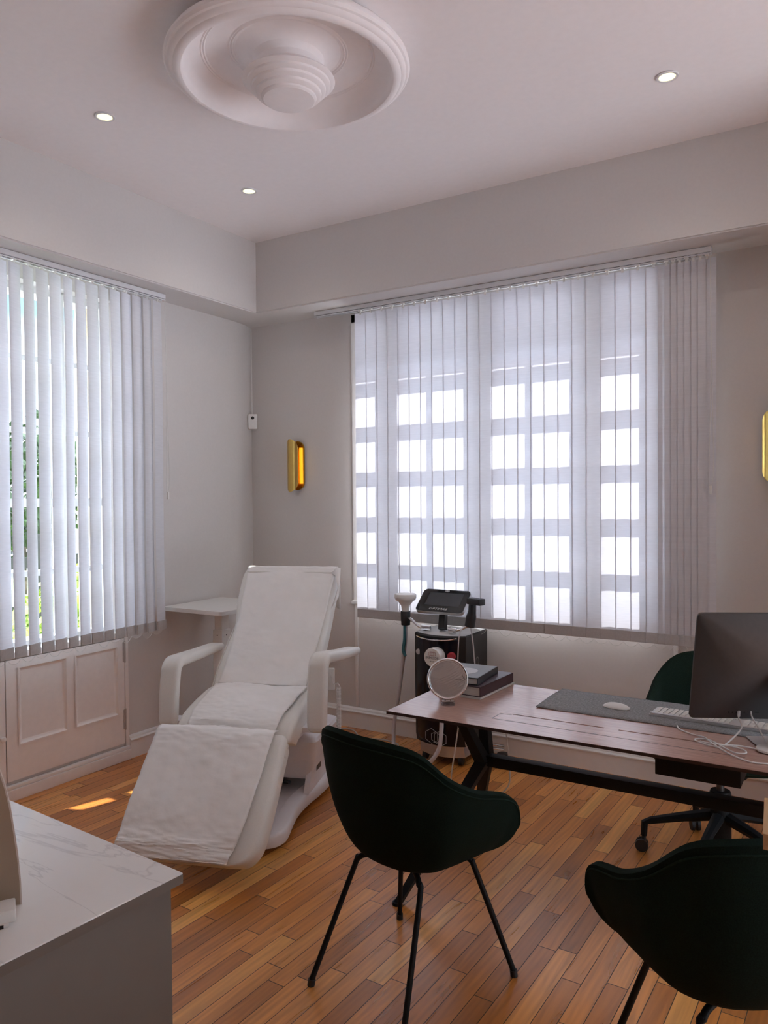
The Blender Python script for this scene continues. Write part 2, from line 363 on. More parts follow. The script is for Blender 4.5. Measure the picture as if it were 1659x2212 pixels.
w = MB()
for i in range(4):
    y = WY0 + (WY1-WY0-.07)*i/3; w.box((RX+.06, y, WZ0), (RX+.12, y+.07, WZ1))
w.box((RX+.06, WY0, WZ0), (RX+.12, WY1, WZ0+.07)); w.box((RX+.06, WY0, WZ1-.07), (RX+.12, WY1, WZ1))
struct('added_fill_window', w, 'frame', smooth=0)  # frame of the added fill-light opening
# dropped bulkhead round the two window walls
t = MB(); t.box((.0, -.335, SZ+.008), (RX, 0.0, CZ)); t.box((.0, BY, SZ+.008), (.35, -.335, CZ))
t.box((.0, -.327, SZ), (RX, 0, SZ+.008)); t.box((.0, BY, SZ), (.342, -.327, SZ+.008))
struct('trim_1', t, 'wall', smooth=0)
# baseboards: tall board plus a stepped moulding
def base_prof(sgn=1): return [(0, 0), (.030, 0), (.030, .104), (.036, .107), (.036, .114), (.030, .118), (.022, .120), (.020, .130), (.012, .136), (0, .138)]
def sweep_profile(prof, a, b, nrm):
    m_ = MB(); a, b, nrm = Vector(a), Vector(b), Vector(nrm)
    m_.grid([[p + nrm*x + Vector((0, 0, z)) for x, z in prof] for p in (a, b)], True, True); return m_
struct('baseboard_right', sweep_profile(base_prof(), (0.05, 0, 0), (RX, 0, 0), (0, -1, 0)), 'trim', smooth=25)
struct('baseboard_left', sweep_profile(base_prof(), (.06, -1.25, 0), (.06, -.0, 0), (1, 0, 0)), 'trim', smooth=25)
# right window: frame with one fixed light, two double casements, one fixed light
GY = .03
def win_frame_right():
    m_ = MB(); x0, x1, z0, z1 = .965, 3.06, .90, 2.80
    pc = [(1.01, 1.242), (1.391, 1.624), (1.658, 1.888), (2.052, 2.286), (2.323, 2.56), (2.717, 2.95)]
    pr = [(.987, 1.241), (1.285, 1.543), (1.595, 1.844), (1.891, 2.139), (2.191, 2.436), (2.48, 2.74)]
    ys = (GY-.02, GY+.035)
    xs = [x0] + [v for c in pc for v in c] + [x1]
    for i in range(0, len(xs), 2):
        d = .0 if (xs[i+1]-xs[i]) < .06 else .012
        m_.box((xs[i], ys[0]-d, z0), (xs[i+1], ys[1]+d, z1), .004, 1)
    zs = [z0] + [v for c in pr for v in c] + [z1]
    for j in range(0, len(zs), 2):
        for a, b in pc: m_.box((a-.002, ys[0], zs[j]), (b+.002, ys[1], zs[j+1]))
    return m_
w2_ = struct('window_2', win_frame_right(), 'frame', smooth=0)
MB().box((.97, GY+.005, .92), (3.055, GY+.009, 2.78)).build('window_glass', 'glass', w2_, smooth=0)
# casing round the right window with a small stool at the sill
t = MB()
t.box((.928, -.022, .865), (.967, 0, 2.86), .004); t.box((3.058, -.022, .865), (3.10, 0, 2.86), .004); t.box((.928, -.022, 2.80), (3.10, 0, 2.86), .004)
t.box((.918, -.035, .862), (3.11, 0.01, .885), .004)
t.box((.93, -.012, .14), (.955, 0, .862), .003); t.box((3.045, -.012, .14), (3.07, 0, .862), .003)
struct('trim_2', t, 'trim', smooth=30)
# left window
def win_frame_left():
    m_ = MB(); X = (-.085, -.03); z0, z1 = .79, 2.80
    zr = [(.82, 1.173), (1.205, 1.562), (1.61, 1.978), (2.008, 2.380), (2.408, 2.762)]
    yc = [(-2.74, -2.47), (-2.435, -2.10), (-1.955, -1.645), (-1.59, -1.345)]
    ys = [-2.80] + [v for c in yc for v in c] + [-1.30]
    for i in range(0, len(ys), 2): m_.box((X[0]-.008, ys[i], z0), (X[1]+.008, ys[i+1], z1), .003, 1)
    zs = [z0] + [v for c in zr for v in c] + [z1]
    for j in range(0, len(zs), 2):
        for a, b in yc: m_.box((X[0], a-.002, zs[j]), (X[1], b+.002, zs[j+1]))
    return m_
w1_ = struct('window_1', win_frame_left(), 'frame', smooth=0)
MB().box((-.062, -2.79, .80), (-.058, -1.31, 2.79)).build('window_glass', 'glass', w1_, smooth=0)
#@@CUPBOARD
cb = thing('wall_cupboard', 'cream built-in cupboard with panelled doors below the left window', 'cupboard', (.06, -2.05, 0))
fx = .062
f_ = MB()
f_.box((fx-.002, -1.275, .07), (fx+.014, -1.248, .79), .002, 1); f_.box((fx-.002, -3.0, .755), (fx+.016, -1.248, .79), .003, 1)
f_.box((fx-.002, -3.0, .0), (fx+.034, -1.25, .062), .004); f_.box((fx-.002, -3.0, .062), (fx+.028, -1.25, .082), .006)
f_.build('cupboard_frame', 'cupboard', cb, world=True)
def panel_door(y0, y1, z0, z1, panels):
    m_ = MB(); X0, X1 = fx, fx+.012
    m_.box((X0, y0, z0), (X0+.004, y1, z1))
    ys = sorted({y0, y1} | {v for p in panels for v in p}); pz0, pz1 = .288, .705
    m_.box((X0, y0, z0), (X1, y1, pz0)); m_.box((X0, y0, pz1), (X1, y1, z1))
    edges = [y0] + [v for p in panels for v in p] + [y1]
    for i in range(0, len(edges), 2): m_.box((X0, edges[i], pz0), (X1, edges[i+1], pz1))
    for a, b in panels:   # bolection moulding round each sunk panel
        path = [(a, pz0), (b, pz0), (b, pz1), (a, pz1)]
        pf = [(0.0, .012), (-.006, .018), (.004, .018), (.010, .012), (.018, .006), (.022, .004)]
        rows = []
        for (q, h_) in pf:
            rows.append([Vector((X0+h_, y+(q if y == a else -q), z+(q if z == pz0 else -q))) for y, z in path])
        m_.grid(rows, True)
    return m_
d1 = panel_door(-2.05, -1.279, .102, .75, [(-1.98, -1.684), (-1.627, -1.328)]).build('cupboard_door', 'cupboard', cb, world=True)
for z in (.185, .60):
    h_ = MB(); h_.cyl((fx+.016, -1.277, z), (fx+.016, -1.277, z+.13), .006, seg=10)
    h_.box((fx+.010, -1.290, z+.005), (fx+.0145, -1.268, z+.125))
    h_.build('hinge', 'hinge', d1, world=True)
d2 = panel_door(-2.83, -2.056, .102, .75, [(-2.76, -2.46), (-2.40, -2.125)]).build('cupboard_door', 'cupboard', cb, world=True)
kx = Matrix.Rotation(pi/2, 4, 'Y')
MB().lathe([(.006, 0), (.006, .012), (.014, .018), (.017, .026), (.013, .033), (.004, .036)], (fx+.012, -2.085, .345), 20, kx).build('door_knob', 'cupboard', d2, world=True)

#@@BLINDS
def make_slat(bend=.004, w=.089, h=2.03, off=0.0):
    rows = []
    for z in [i*h/20 for i in range(21)]:
        rows.append([Vector(((k/6-.5)*w, bend*(1-(2*k/6-1)**2) + .003*sin(z*3.1+off), -z)) for k in range(7)])
    m_ = MB(); m_.grid(rows); return m_
def make_weight(w=.089, h=2.03, hh=.055):
    m_ = MB(); z0 = -h-.003; z1 = -h+hh
    m_.box((-w/2-.0006, -.0015, z0), (w/2+.0006, .0062, z1), .001, 1); return m_
def blind(name, label, slats, H, loc, rz, rail_x0, rail_x1, chain_x, ztop, chain_side):
    b = thing(name, label, 'blind', loc, rz)
    r = MB(); r.box((rail_x0, -.022, ztop-.030), (rail_x1, .022, ztop-.002), .003); r.box((rail_x0, -.020, ztop-.040), (rail_x1, -.014, ztop-.034)); r.box((rail_x0, .012, ztop-.040), (rail_x1, .018, ztop-.030))
    rail = r.build('headrail', 'rail', b)
    d = MB(); d.box((rail_x0+.01, -.0135, ztop-.0335), (rail_x1-.01, .011, ztop-.0302)); d.build('rail_slot', 'dark', rail, smooth=0)
    zt = ztop-.055; h = H
    c = MB(); c.box((-.011, -.017, .013), (.011, .008, .0235), .001, 1); c.box((-.006, -.002, -.007), (.006, .003, .014))
    proto = make_slat(h=h).build('slat', 'slat', b, smooth=60); pw = make_weight(h=h).build('bottom_weight', 'hem', proto, smooth=0); pc_ = c.build('carrier', 'plastic', proto, smooth=0)
    for i, (x, a) in enumerate(slats):
        if i == 0: s_, q = proto, pw
        else:
            s_ = proto.copy(); COL.objects.link(s_); s_.parent = b
            q = pw.copy(); COL.objects.link(q); q.parent = s_
            q = pc_.copy(); COL.objects.link(q); q.parent = s_
        s_.location = (x, 0, zt); s_.rotation_euler = (0, 0, a)
    ch = []
    for (xa, aa), (xb, ab) in zip(slats, slats[1:]):
        for k in range(7):
            t_ = k/7; ch.append((xa+(xb-xa)*t_, -.006, zt-h-.006-.026*(1-(2*t_-1)**2)*(1+.3*sin(xa*37))))
    MB().tube(ch, .0011, 5).build('bead_chain', 'bead', b)
    cz = zt-1.18
    loop = [(chain_x, -.012, ztop-.03), (chain_x+.003, -.013, zt-.6), (chain_x-.006, -.014, cz+.05), (chain_x-.003, -.014, cz), (chain_x+.012, -.014, cz+.02), (chain_x+.016, -.014, cz+.2), (chain_x+.006, -.013, zt-.5), (chain_x+.002, -.012, ztop-.03)]
    cc = MB().tube(spline(loop, 8), .0016, 6).build('control_chain', 'bead', b)
    MB().box((chain_x-.004, -.022, cz-.05), (chain_x+.008, -.008, cz-.005), .003).build('chain_weight', 'plastic', cc)
    return b
rs = [(1.078+.0822*i, radians(2.5+1.2*sin(i*1.7))) for i in range(24)] + [(3.035+.034*i, radians(4)) for i in range(6)] + [(3.238, radians(4))]
blind('vertical_blind', 'wide white vertical slat blind, fully closed, in front of the sunlit window behind the desk', rs, 2.035, (0, -.13, 0), 0, .71, 3.262, 3.255, SZ, 1)
# left blind: local x runs along the wall; rz = 90 deg -> local x = world y, local -y faces +x room side
ls = []
for i in range(22):
    yy = -1.082 - .0795*i
    a = radians(195) + radians([0, 2, -2, 1, -1, 2, -6, 1, 8, 0, -1, 6, 5, -2, 1, 0][i % 16])
    ls.append((yy, a))
lb = blind('vertical_blind', 'white vertical slat blind with narrow open gaps, hanging over the window above the cupboard', ls, 2.045, (.19, 0, 0), radians(90), -2.86, -1.03, -1.03, SZ, 1)
#@@LIGHTS
# ceiling rose
rs_ = thing('ceiling_rose', 'large round white plaster ceiling rose with a stepped dome in its middle', 'ceiling rose', (2.0, -2.03, CZ))
z = lambda v: v-CZ
MB().lathe([(.40, -.012), (.425, -.03), (.44, -.050), (.462, -.060), (.474, -.076), (.477, -.090), (.470, -.100), (.462, -.103), (.458, -.110), (.449, -.116), (.443, -.117), (.438, -.123), (.428, -.127), (.420, -.128), (.413, -.126), (.409, -.120), (.405, -.104), (.400, -.085), (.38, -.060), (.34, -.040), (.335, -.043), (.330, -.038), (.325, -.041), (.32, -.036), (.28, -.026), (.235, -.018), (.230, -.022), (.225, -.017), (.22, -.021), (.215, -.016), (.17, -.012), (.10, -.010)], seg=96).build('plaster_ring', 'ceil', rs_, smooth=30)
MB().lathe([(.21, -.014), (.165, -.026), (.14, -.045), (.13, -.07), (.135, -.095), (.155, -.114), (.178, -.124), (.182, -.130), (.176, -.136), (.164, -.140), (.163, -.148), (.158, -.153), (.146, -.157), (.145, -.166), (.140, -.171), (.128, -.175), (.127, -.184), (.122, -.189), (.109, -.193), (.107, -.199), (.100, -.205), (.085, -.207), (.05, -.210), (.01, -.211)], seg=72).build('plaster_dome', 'ceil', rs_, smooth=30)
def downlight(x, y, label):
    d = thing('downlight', label, 'downlight', (x, y, CZ), 0, 'recessed ceiling downlights')
    MB().lathe([(.046, 0.0), (.047, -.004), (.044, -.007), (.036, -.007), (.034, -.004), (.033, -.001)], seg=32).build('trim_ring', 'rail', d)
    MB().lathe([(.0335, -.0045), (.02, -.0058), (.001, -.0062)], seg=32).build('lens', 'dlight', d)
    l = bpy.data.lights.new('spot', 'SPOT'); l.energy = 2; l.color = (1, .90, .76); l.spot_size = radians(150); l.spot_blend = 1.0; l.shadow_soft_size = .03
    lo = bpy.data.objects.new('lamp_light', l); COL.objects.link(lo); lo.location = (0, 0, -.02); lo.parent = d
downlight(.948, -2.063, 'lit recessed downlight in the ceiling left of the round rose')
downlight(.926, -1.05, 'lit recessed downlight in the ceiling nearest the corner of the room')
downlight(3.22, -1.011, 'lit recessed downlight in the ceiling above the monitor, right of the rose')
# brass wall sconces
def stadium(w, h, n=10):
    r = w/2; out = []
    for cz, a0 in ((h/2-r, 0), (-(h/2-r), pi)):
        for k in range(n+1):
            a = a0+pi*k/n; out.append((r*cos(a), cz+r*sin(a)))
    return out
def sconce(x, zc, label, twist):
    s = thing('wall_sconce', label, 'wall lamp', (x, 0, zc), 0, 'brass wall sconces')
    RX_ = Matrix.Rotation(pi/2, 4, 'X')
    MB().prism(stadium(.12, .355), 0, .012, RX_).build('back_plate', 'brass', s)
    MB().tube([(.012, -.04, -.13), (.012, -.04, .13)], .013, 12).build('lamp_tube', 'glow', s)
    # curved shade: stadium outline bent round a vertical cylinder, open to the sides
    m_ = MB(); R_ = .082; rows = []; nz_ = 28; na = 16
    for sgn_r in (0, 1):
        pass
    for i in range(nz_+1):
        zz = -.19 + .38*i/nz_; dz = max(0, abs(zz)-(.19-.07)); half = math.sqrt(max(1e-4, .07**2-dz**2))
        rows.append([(half*(2*k/na-1), zz) for k in range(na+1)])
    def pt(u_, zz, rad): a = u_/R_ + twist; return Vector((rad*sin(a), -.018-rad*cos(a)+.02, zz))
    A_ = m_.grid([[pt(u_, zz, R_) for u_, zz in r] for r in rows]); B_ = m_.grid([[pt(u_, zz, R_-.004) for u_, zz in r] for r in rows])
    for i in range(nz_):
        for k in (0, na):
            m_.bm.faces.new((A_[i][k], A_[i+1][k], B_[i+1][k], B_[i][k]))
    m_.build('shade', 'brass', s, smooth=30)
sconce(.443, 1.835, 'lit brass wall sconce between the corner and the big blind', -.25)
sconce(3.552, 1.845, 'brass wall sconce at the right edge beyond the big blind', 0)
# motion detector in the corner
dt = thing('motion_detector', 'small white detector box with a dark eye fixed high in the corner', 'sensor', (.045, -.042, 2.172), radians(45))
MB().box((-.034, -.028, -.055), (.034, .026, .058), .008).build('housing', 'plastic', dt)
MB().lathe([(.012, 0), (.012, .003), (.007, .004), (.001, .0045)], (0, -.0275, .028), 16, Matrix.Rotation(pi/2, 4, 'X')).build('lens', 'dark', dt)
MB().tube([(.0, .02, .055), (.0, .024, .70)], .003, 6).build('cable', 'plastic', dt)
# wall socket
so = thing('wall_socket', 'white wall socket low on the left wall behind the treatment chair', 'socket', (.06, -.93, .218))
MB().box((0, -.043, -.055), (.010, .043, .055), .004).build('socket_plate', 'plastic', so)
MB().box((.010, -.012, -.022), (.034, .018, .012), .005).build('plug', 'blackmat', so)
MB().tube(spline([(.03, .003, -.005), (.05, .004, -.05), (.045, .02, -.14), (.05, .06, -.205)], 6), .004, 6).build('plug_cord', 'blackmat', so)

#@@SIDETABLE
tb = thing('side_table', 'white height adjustable table in the corner behind the treatment chair', 'table', (.335, -.70, 0))
MB().prism(rrect(.52, .54, .03), .880, .905).build('tabletop', 'plastic', tb, smooth=30)
MB().box((-.033, -.033, .66), (.033, .033, .872), .002, 1).build('inner_column', 'plastic', tb)
oc = MB().box((-.041, -.041, .03), (.041, .041, .74), .002, 1).build('outer_column', 'plastic', tb)
sc_ = MB()
for (dx, dy) in ((0, -.0415), (.0415, 0)):
    sc_.lathe([(.0045, -.001), (.0045, .0012), (.001, .0016)], (dx, dy, .705), 10, Matrix.Rotation(pi/2, 4, 'X') if dx == 0 else Matrix.Rotation(pi/2, 4, 'Y'))
sc_.build('screw', 'dark', oc)
MB().box((-.15, -.20, .872), (.15, .20, .880), .001, 1).build('mounting_plate', 'plastic', tb)
MB().box((-.22, -.03, 0), (.22, .03, .03), .006).box((-.03, -.22, 0), (.03, .22, .03), .006).build('foot', 'plastic', tb)
#@@TREAT
TC = thing('treatment_chair', 'white upholstered reclining treatment chair with armrests on a pale moulded base', 'treatment chair', (1.2, -1.3, 0), radians(20))
def P3(u, v, z): return Vector((u, -v, z))
def cushion(path, thick, n=14, rnd=.028, uc=0.0):
    # path: list of (v, z, half_left, half_right); top surface centreline; thickness below, rounded edges and ends
    pts = [Vector((0, -p[0], p[1])) for p in path]; rows = []
    N_ = len(path)
    for i, p in enumerate(path):
        a = pts[max(0, i-1)]; b = pts[min(N_-1, i+1)]; t = (b-a).normalized(); nn = Vector((1, 0, 0)).cross(t)
        if nn.z < 0 and abs(nn.z) > .01: nn = -nn
        hl, hr = p[2], p[3]; th = p[4] if len(p) > 4 else thick; ring = []
        w_ = hl+hr; c_ = (hr-hl)/2; r = min(rnd, th*.48)
        for (x, y) in rrect(w_, th, r, 5):
            crown = .010*(1-(2*x/w_)**2) if y > 0 else 0
            ring.append(pts[i] + Vector((c_+x, 0, 0)) + nn*(y-th/2+crown))
        rows.append(ring)
    m_ = MB(); m_.grid(rows, True, True); return m_
def dens(path, n=6):
    P = [Vector((*p, 0)) if False else p for p in path]; out = []
    for i in range(len(P)-1):
        a, b, c, d = P[max(0, i-1)], P[i], P[i+1], P[min(len(P)-1, i+2)]
        for k in range(n):
            t = k/n
            out.append(tuple(.5*((2*b[j])+(c[j]-a[j])*t+(2*a[j]-5*b[j]+4*c[j]-d[j])*t*t+(3*b[j]-a[j]-3*c[j]+d[j])*t**3) for j in range(len(b))))
    out.append(tuple(P[-1])); return out
def rounded(path, ends=.02):
    # shrink the first and last rings so that the ends are rounded
    p = dens(path); return p
back = [(-.505, 1.165, .255, .255, .03), (-.495, 1.178, .285, .285, .07), (-.44, 1.118, .298, .292, .10), (-.33, .985, .285, .292, .105), (-.24, .880, .262, .292, .105), (-.16, .790, .272, .29, .11), (-.07, .690, .285, .29, .11), (.02, .600, .278, .28, .10), (.045, .565, .255, .26, .06)]
bk = cushion(dens(back), .1).build('backrest', 'leather', TC, smooth=50)
seat = [(-.01, .592, .27, .27, .08), (.03, .590, .295, .295, .11), (.12, .580, .30, .30, .12), (.25, .556, .302, .302, .125), (.34, .532, .302, .302, .13), (.395, .500, .300, .300, .13), (.43, .455, .296, .296, .12), (.44, .43, .27, .27, .08)]
st = cushion(dens(seat), .1).build('seat', 'leather', TC, smooth=50)
foot = [(.490, .478, .28, .28, .05), (.512, .500, .312, .312, .09), (.56, .506, .325, .325, .10), (.62, .458, .328, .328, .10), (.74, .338, .330, .330, .10), (.86, .216, .328, .328, .10), (.92, .154, .318, .315, .10), (.955, .115, .285, .28, .085), (.968, .100, .23, .22, .04)]
ft = cushion(dens(foot), .1).build('footrest', 'leather', TC, smooth=50)
bt = MB()
for k in range(5): bt.lathe([(.012, 0), (.010, .005), (.004, .008), (.001, .0085)], P3(.325, .56+.035*k, .468-.033*k), 10, Matrix.Rotation(pi/2, 4, 'Y'))
bt.build('button', 'leather', ft)
MB().tube([P3(-.258, -.235, .862), P3(-.272, -.16, .775), P3(-.284, -.07, .675), P3(-.28, .02, .585)], .004, 6).build('piping', 'pipingw', bk)
def arm(path, w, th, name='armrest'):
    # an L-shaped pad: path (u,v,z, nx, nv, nz) with outward face normals
    rows = []
    for (u, v, z, nu, nv_, nz_, wid, t_) in path:
        c = P3(u, v, z); nn = P3(nu, nv_, nz_).normalized(); side = Vector((1, 0, 0))
        rows.append([c + side*x + nn*y for x, y in rrect(wid, t_, min(.022, t_*.45, wid*.45), 4)])
    m_ = MB(); m_.grid(rows, True, True); return m_
def arm_path(u0, zb, vt, zt, vb, zbk, u1=None):
    u1 = u0 if u1 is None else u1; s2 = math.sqrt(.5)
    return [(u0, vt+.028, zb-.022, 0, 1, -.1, .06, .02), (u0, vt+.03, zb-.008, 0, 1, 0, .088, .045), (u0, vt+.028, zb+.03, 0, 1, .02, .098, .052), (u0, vt+.018, (zb+zt)/2, 0, 1, .05, .10, .055),
            (u0, vt, zt-.055, 0, 1, .12, .10, .055), (u0, vt-.012, zt-.022, 0, .8, .6, .10, .056), (u0, vt-.045, zt-.002, 0, .35, .95, .10, .056), (u0+(u1-u0)*.2, vt-.10, zt-.002, 0, .05, 1, .10, .055),
            (u0+(u1-u0)*.6, (vt+vb)/2-.02, (zt+zbk)/2-.002, 0, -.05, 1, .095, .05), (u1, vb+.03, zbk, 0, -.05, 1, .088, .042), (u1, vb, zbk-.006, 0, -.05, 1, .05, .02)]
def dens8(p):
    return dens(p, 5)
al = arm(dens8(arm_path(-.385, .475, .285, .765, -.30, .745)), 0, 0).build('armrest', 'leather', TC, smooth=50)
ar = arm(dens8(arm_path(.395, .485, .285, .805, -.36, .735, .415)), 0, 0).build('armrest', 'leather', TC, smooth=50)
# arm brackets fixed under the seat
br = MB(); br.box((-.41, -.26, .44), (-.27, -.16, .465), .004); br.box((.27, -.26, .44), (.42, -.16, .465), .004); br.box((-.28, -.30, .40), (.28, .02, .46), .01)
br.build('seat_frame', 'abs', TC)
# lift column and base
cl = MB()
rows = []
for zz, wx, v0, v1 in ((.15, .285, .10, -.26), (.165, .295, .112, -.27), (.255, .318, .13, -.28), (.258, .322, .135, -.285), (.355, .340, .15, -.30), (.372, .332, .14, -.29), (.42, .22, .10, -.2)):
    rows.append([Vector((x, -(v0+v1)/2+y, zz)) for x, y in rrect(2*wx, v0-v1, .03, 4)])
cl.grid(rows, True, True); cl.build('lift_column', 'abs', TC, smooth=35)
MB().box((-.10, -.02, .085), (.10, .12, .155), .01).tube([P3(-.08, .09, .12), P3(.14, .09, .12)], .012, 8).tube([P3(.05, .02, .10), P3(.18, .11, .13)], .01, 8).build('mechanism', 'blackmat', TC)
def base_outline(sc=1.0, inset=0.0):
    half = [(0, .668), (.16, .668), (.235, .660), (.285, .635), (.312, .590), (.318, .53), (.300, .40), (.288, .28), (.296, .14), (.318, .0), (.332, -.16), (.335, -.36), (.322, -.44), (.28, -.48), (.12, -.49), (0, -.49)]
    pts = spline([Vector((u, v, 0)) for u, v in half], 4)
    full = [(p.x, p.y) for p in pts] + [(-p.x, p.y) for p in pts[-2:0:-1]]
    if inset:
        out = []; n_ = len(full)
        for i in range(n_):
            a, b = full[i-1], full[(i+1) % n_]; tx, ty = b[0]-a[0], b[1]-a[1]; L_ = math.hypot(tx, ty) or 1
            out.append((full[i][0]-ty/L_*(-inset)*(-1), full[i][1]+tx/L_*(-inset)*(-1)))
        c0 = sum(math.hypot(p[0], p[1]-.09) for p in full); c1 = sum(math.hypot(p[0], p[1]-.09) for p in out)
        if c1 > c0:
            out = [(2*f_[0]-o_[0], 2*f_[1]-o_[1]) for f_, o_ in zip(full, out)]
        return out
    return full
bs = MB(); rows = []
for ins, zz in ((.018, .026), (.004, .030), (0, .040), (0, .075), (.004, .086), (.014, .092), (.065, .098), (.074, .094), (.080, .080)):
    rows.append([P3(u, v, zz) for u, v in base_outline(inset=ins)])
bs.grid(rows, True, True); bas = bs.build('base', 'abs', TC, smooth=40)
cvs = MB()
for u, v in ((.22, .56), (-.22, .56), (.26, -.38), (-.26, -.38)): cvs.cyl(P3(u, v, 0), P3(u, v, .03), .022, seg=16)
cvs.build('levelling_foot', 'blackmat', bas)
for sgn in (1, -1):
    fin = MB(); poly = [(.16, .092), (.10, .20), (.02, .30), (-.06, .335), (-.30, .335), (-.42, .26), (-.46, .092)]
    fin.grid([[P3(sgn*uu, v, zz) for v, zz in poly] for uu in (.272, .300)], True, True)
    fo = fin.build('side_cover', 'abs', TC, smooth=30)
    if sgn == 1:
        lab = MB(); lab.grid([[P3(.3006, v, zz) for v, zz in ((.02, .165), (-.06, .165), (-.06, .225), (.02, .225))], [P3(.302, v, zz) for v, zz in ((.02, .165), (-.06, .165), (-.06, .225), (.02, .225))]], True, True)
        lab.build('rating_plate', 'alu', fo, smooth=0)
# hand control on the right side of the backrest with its coiled cord
hc = MB(); hc.box((-.018, -.012, -.06), (.018, .012, .06), .006, mtx=Matrix.Translation(P3(.325, -.20, .60))); hcp = hc.build('hand_control', 'plastic', TC)
coil = []
for k in range(260):
    a = k/260; coil.append(P3(.392, -.10, .58-.33*a) + Vector((.011*cos(k*1.05), .011*sin(k*1.05), 0)))
MB().tube([P3(.325, -.19, .62), P3(.35, -.15, .585), P3(.385, -.11, .60), P3(.400, -.10, .585)] , .003, 6).tube(coil, .0028, 5).build('coiled_cord', 'cable', TC)
#@@PAPER
def paper_strip(path, uL, uR, lift, seed, nu=40, amp=.004, fold=None):
    d = dens(path, 10); rows = []; N_ = len(d)
    for i, p in enumerate(d):
        a = d[max(0, i-1)]; b = d[min(N_-1, i+1)]; t = Vector((0, -(b[0]-a[0]), b[1]-a[1])).normalized(); nn = Vector((1, 0, 0)).cross(t)
        if nn.z < 0: nn = -nn
        s_ = i/(N_-1); row = []
        for k in range(nu+1):
            q = k/nu; l_ = uL(s_); r_ = uR(s_); u_ = l_+(r_-l_)*q
            nzv = noise.noise(Vector((u_*5+seed, s_*7, seed)))*amp + amp*.7*abs(noise.noise(Vector((u_*13+seed, s_*30, seed+3)))) + amp*.25*noise.noise(Vector((u_*40, s_*60, seed)))
            w_ = p[2]
            crown = .010*max(0, 1-(u_/w_)**2)
            row.append(Vector((u_, -p[0], p[1])) + nn*(lift+crown+nzv+amp))
        rows.append(row)
    return rows
PS = thing('paper_sheet', 'long white disposable paper sheet draped over the treatment chair', 'paper sheet', (1.2, -1.3, 0), radians(20))
lerp = lambda a, b, t: a+(b-a)*t
pb = MB(); bpath = [(p[0], p[1], p[2]+.01) for p in back[1:-1]]
R_ = paper_strip(bpath, lambda s: -.272+.018*sin(s*pi) - .0*s + (.03*s), lambda s: .284-.035*s, .004, 1.3)
back_over = [(-.535, 1.150, .30), (-.522, 1.178, .30), (-.505, 1.190, .30), (-.49, 1.184, .30)]
pb.grid(R_)
flap = []
for (v, zz, _) in [(-.565, .98, 0), (-.572, 1.06, 0), (-.568, 1.13, 0), (-.545, 1.175, 0), (-.520, 1.192, 0)]:
    flap.append([Vector((-.272+.556*k/40, -v, zz+.0008*sin(k*.9)-(.05*max(0, (k-33)/7) if zz < 1.17 else 0))) for k in range(41)])
flap.append(R_[0]); pb.grid(flap)
pk = pb.build('back_sheet', 'paper', PS, smooth=60)
sd_ = pk.modifiers.new('thick', 'SOLIDIFY'); sd_.thickness = .0008
# loose corner of the paper folded round the top right edge of the backrest
fc = MB(); fc.grid(spline_rows := [[Vector((.284, .478, 1.192)), Vector((.312, .470, 1.190)), Vector((.318, .43, 1.10)), Vector((.322, .38, 1.03)), Vector((.304, .335, .985))],
                    [Vector((.262, .450, 1.160)), Vector((.288, .440, 1.145)), Vector((.312, .40, 1.08)), Vector((.300, .36, 1.01)), Vector((.292, .325, .975))]])
fcp = fc.build('folded_corner', 'paper', PS, smooth=60); fcp.modifiers.new('thick', 'SOLIDIFY').thickness = .0008
ps = MB(); spath = [(p[0], p[1], p[2]+.01) for p in seat[1:-1]]
ps.grid(paper_strip(spath, lambda s: -.255+.03*s, lambda s: .262-.045*s, .004, 5.1, amp=.010))
q_ = ps.build('seat_sheet', 'paper', PS, smooth=60); q_.modifiers.new('thick', 'SOLIDIFY').thickness = .0008
pf = MB(); fpath = [(p[0], p[1], p[2]+.01) for p in foot[1:-2]] + [(.945, .128, .3), (.962, .100, .28)]
pf.grid(paper_strip(fpath, lambda s: -.305+.0*s-.005*sin(s*3), lambda s: .268-.05*s + .012*sin(s*5), .004, 9.7, amp=.011))
q_ = pf.build('foot_sheet', 'paper', PS, smooth=60); q_.modifiers.new('thick', 'SOLIDIFY').thickness = .0008
#@@MACHINE
MC = thing('laser_machine', 'tall black skin treatment machine with a tilted screen standing by the window wall', 'treatment machine', (1.78, -.23, 0))
def plan(x0, x1, yb, yf, bulge, r=.03, n=12):
    out = [(x1, yb), (x0, yb)]
    for k in range(n+1):
        t_ = k/n; out.append((x0+(x1-x0)*t_, yf-bulge*(1-(2*t_-1)**2)))
    return out
def wgrid(poly_z, name, mat, parent, smooth=35):
    m_ = MB(); m_.grid([[Vector((x, y, zz)) for x, y in poly] for poly, zz in poly_z], True, True); return m_.build(name, mat, parent, world=True, smooth=smooth)
body = wgrid([(plan(1.613, 1.940, -.06, -.355, .055), .12), (plan(1.609, 1.943, -.055, -.36, .06), .16), (plan(1.605, 1.945, -.05, -.36, .06), .5), (plan(1.603, 1.947, -.05, -.355, .06), .768), (plan(1.607, 1.942, -.053, -.35, .058), .776)], 'cabinet', 'blackmat', MC, 30)
wgrid([(plan(1.640, 1.905, -.36, -.378, .052), .13), (plan(1.635, 1.908, -.36, -.385, .056), .17), (plan(1.632, 1.910, -.36, -.385, .056), .752), (plan(1.634, 1.908, -.36, -.380, .055), .758)], 'front_panel', 'blackgl', MC, 30)
wgrid([(plan(1.612, 1.938, -.058, -.34, .058), .776), (plan(1.640, 1.91, -.10, -.32, .05), .786)], 'top_deck', 'cov_white', MC, 30)
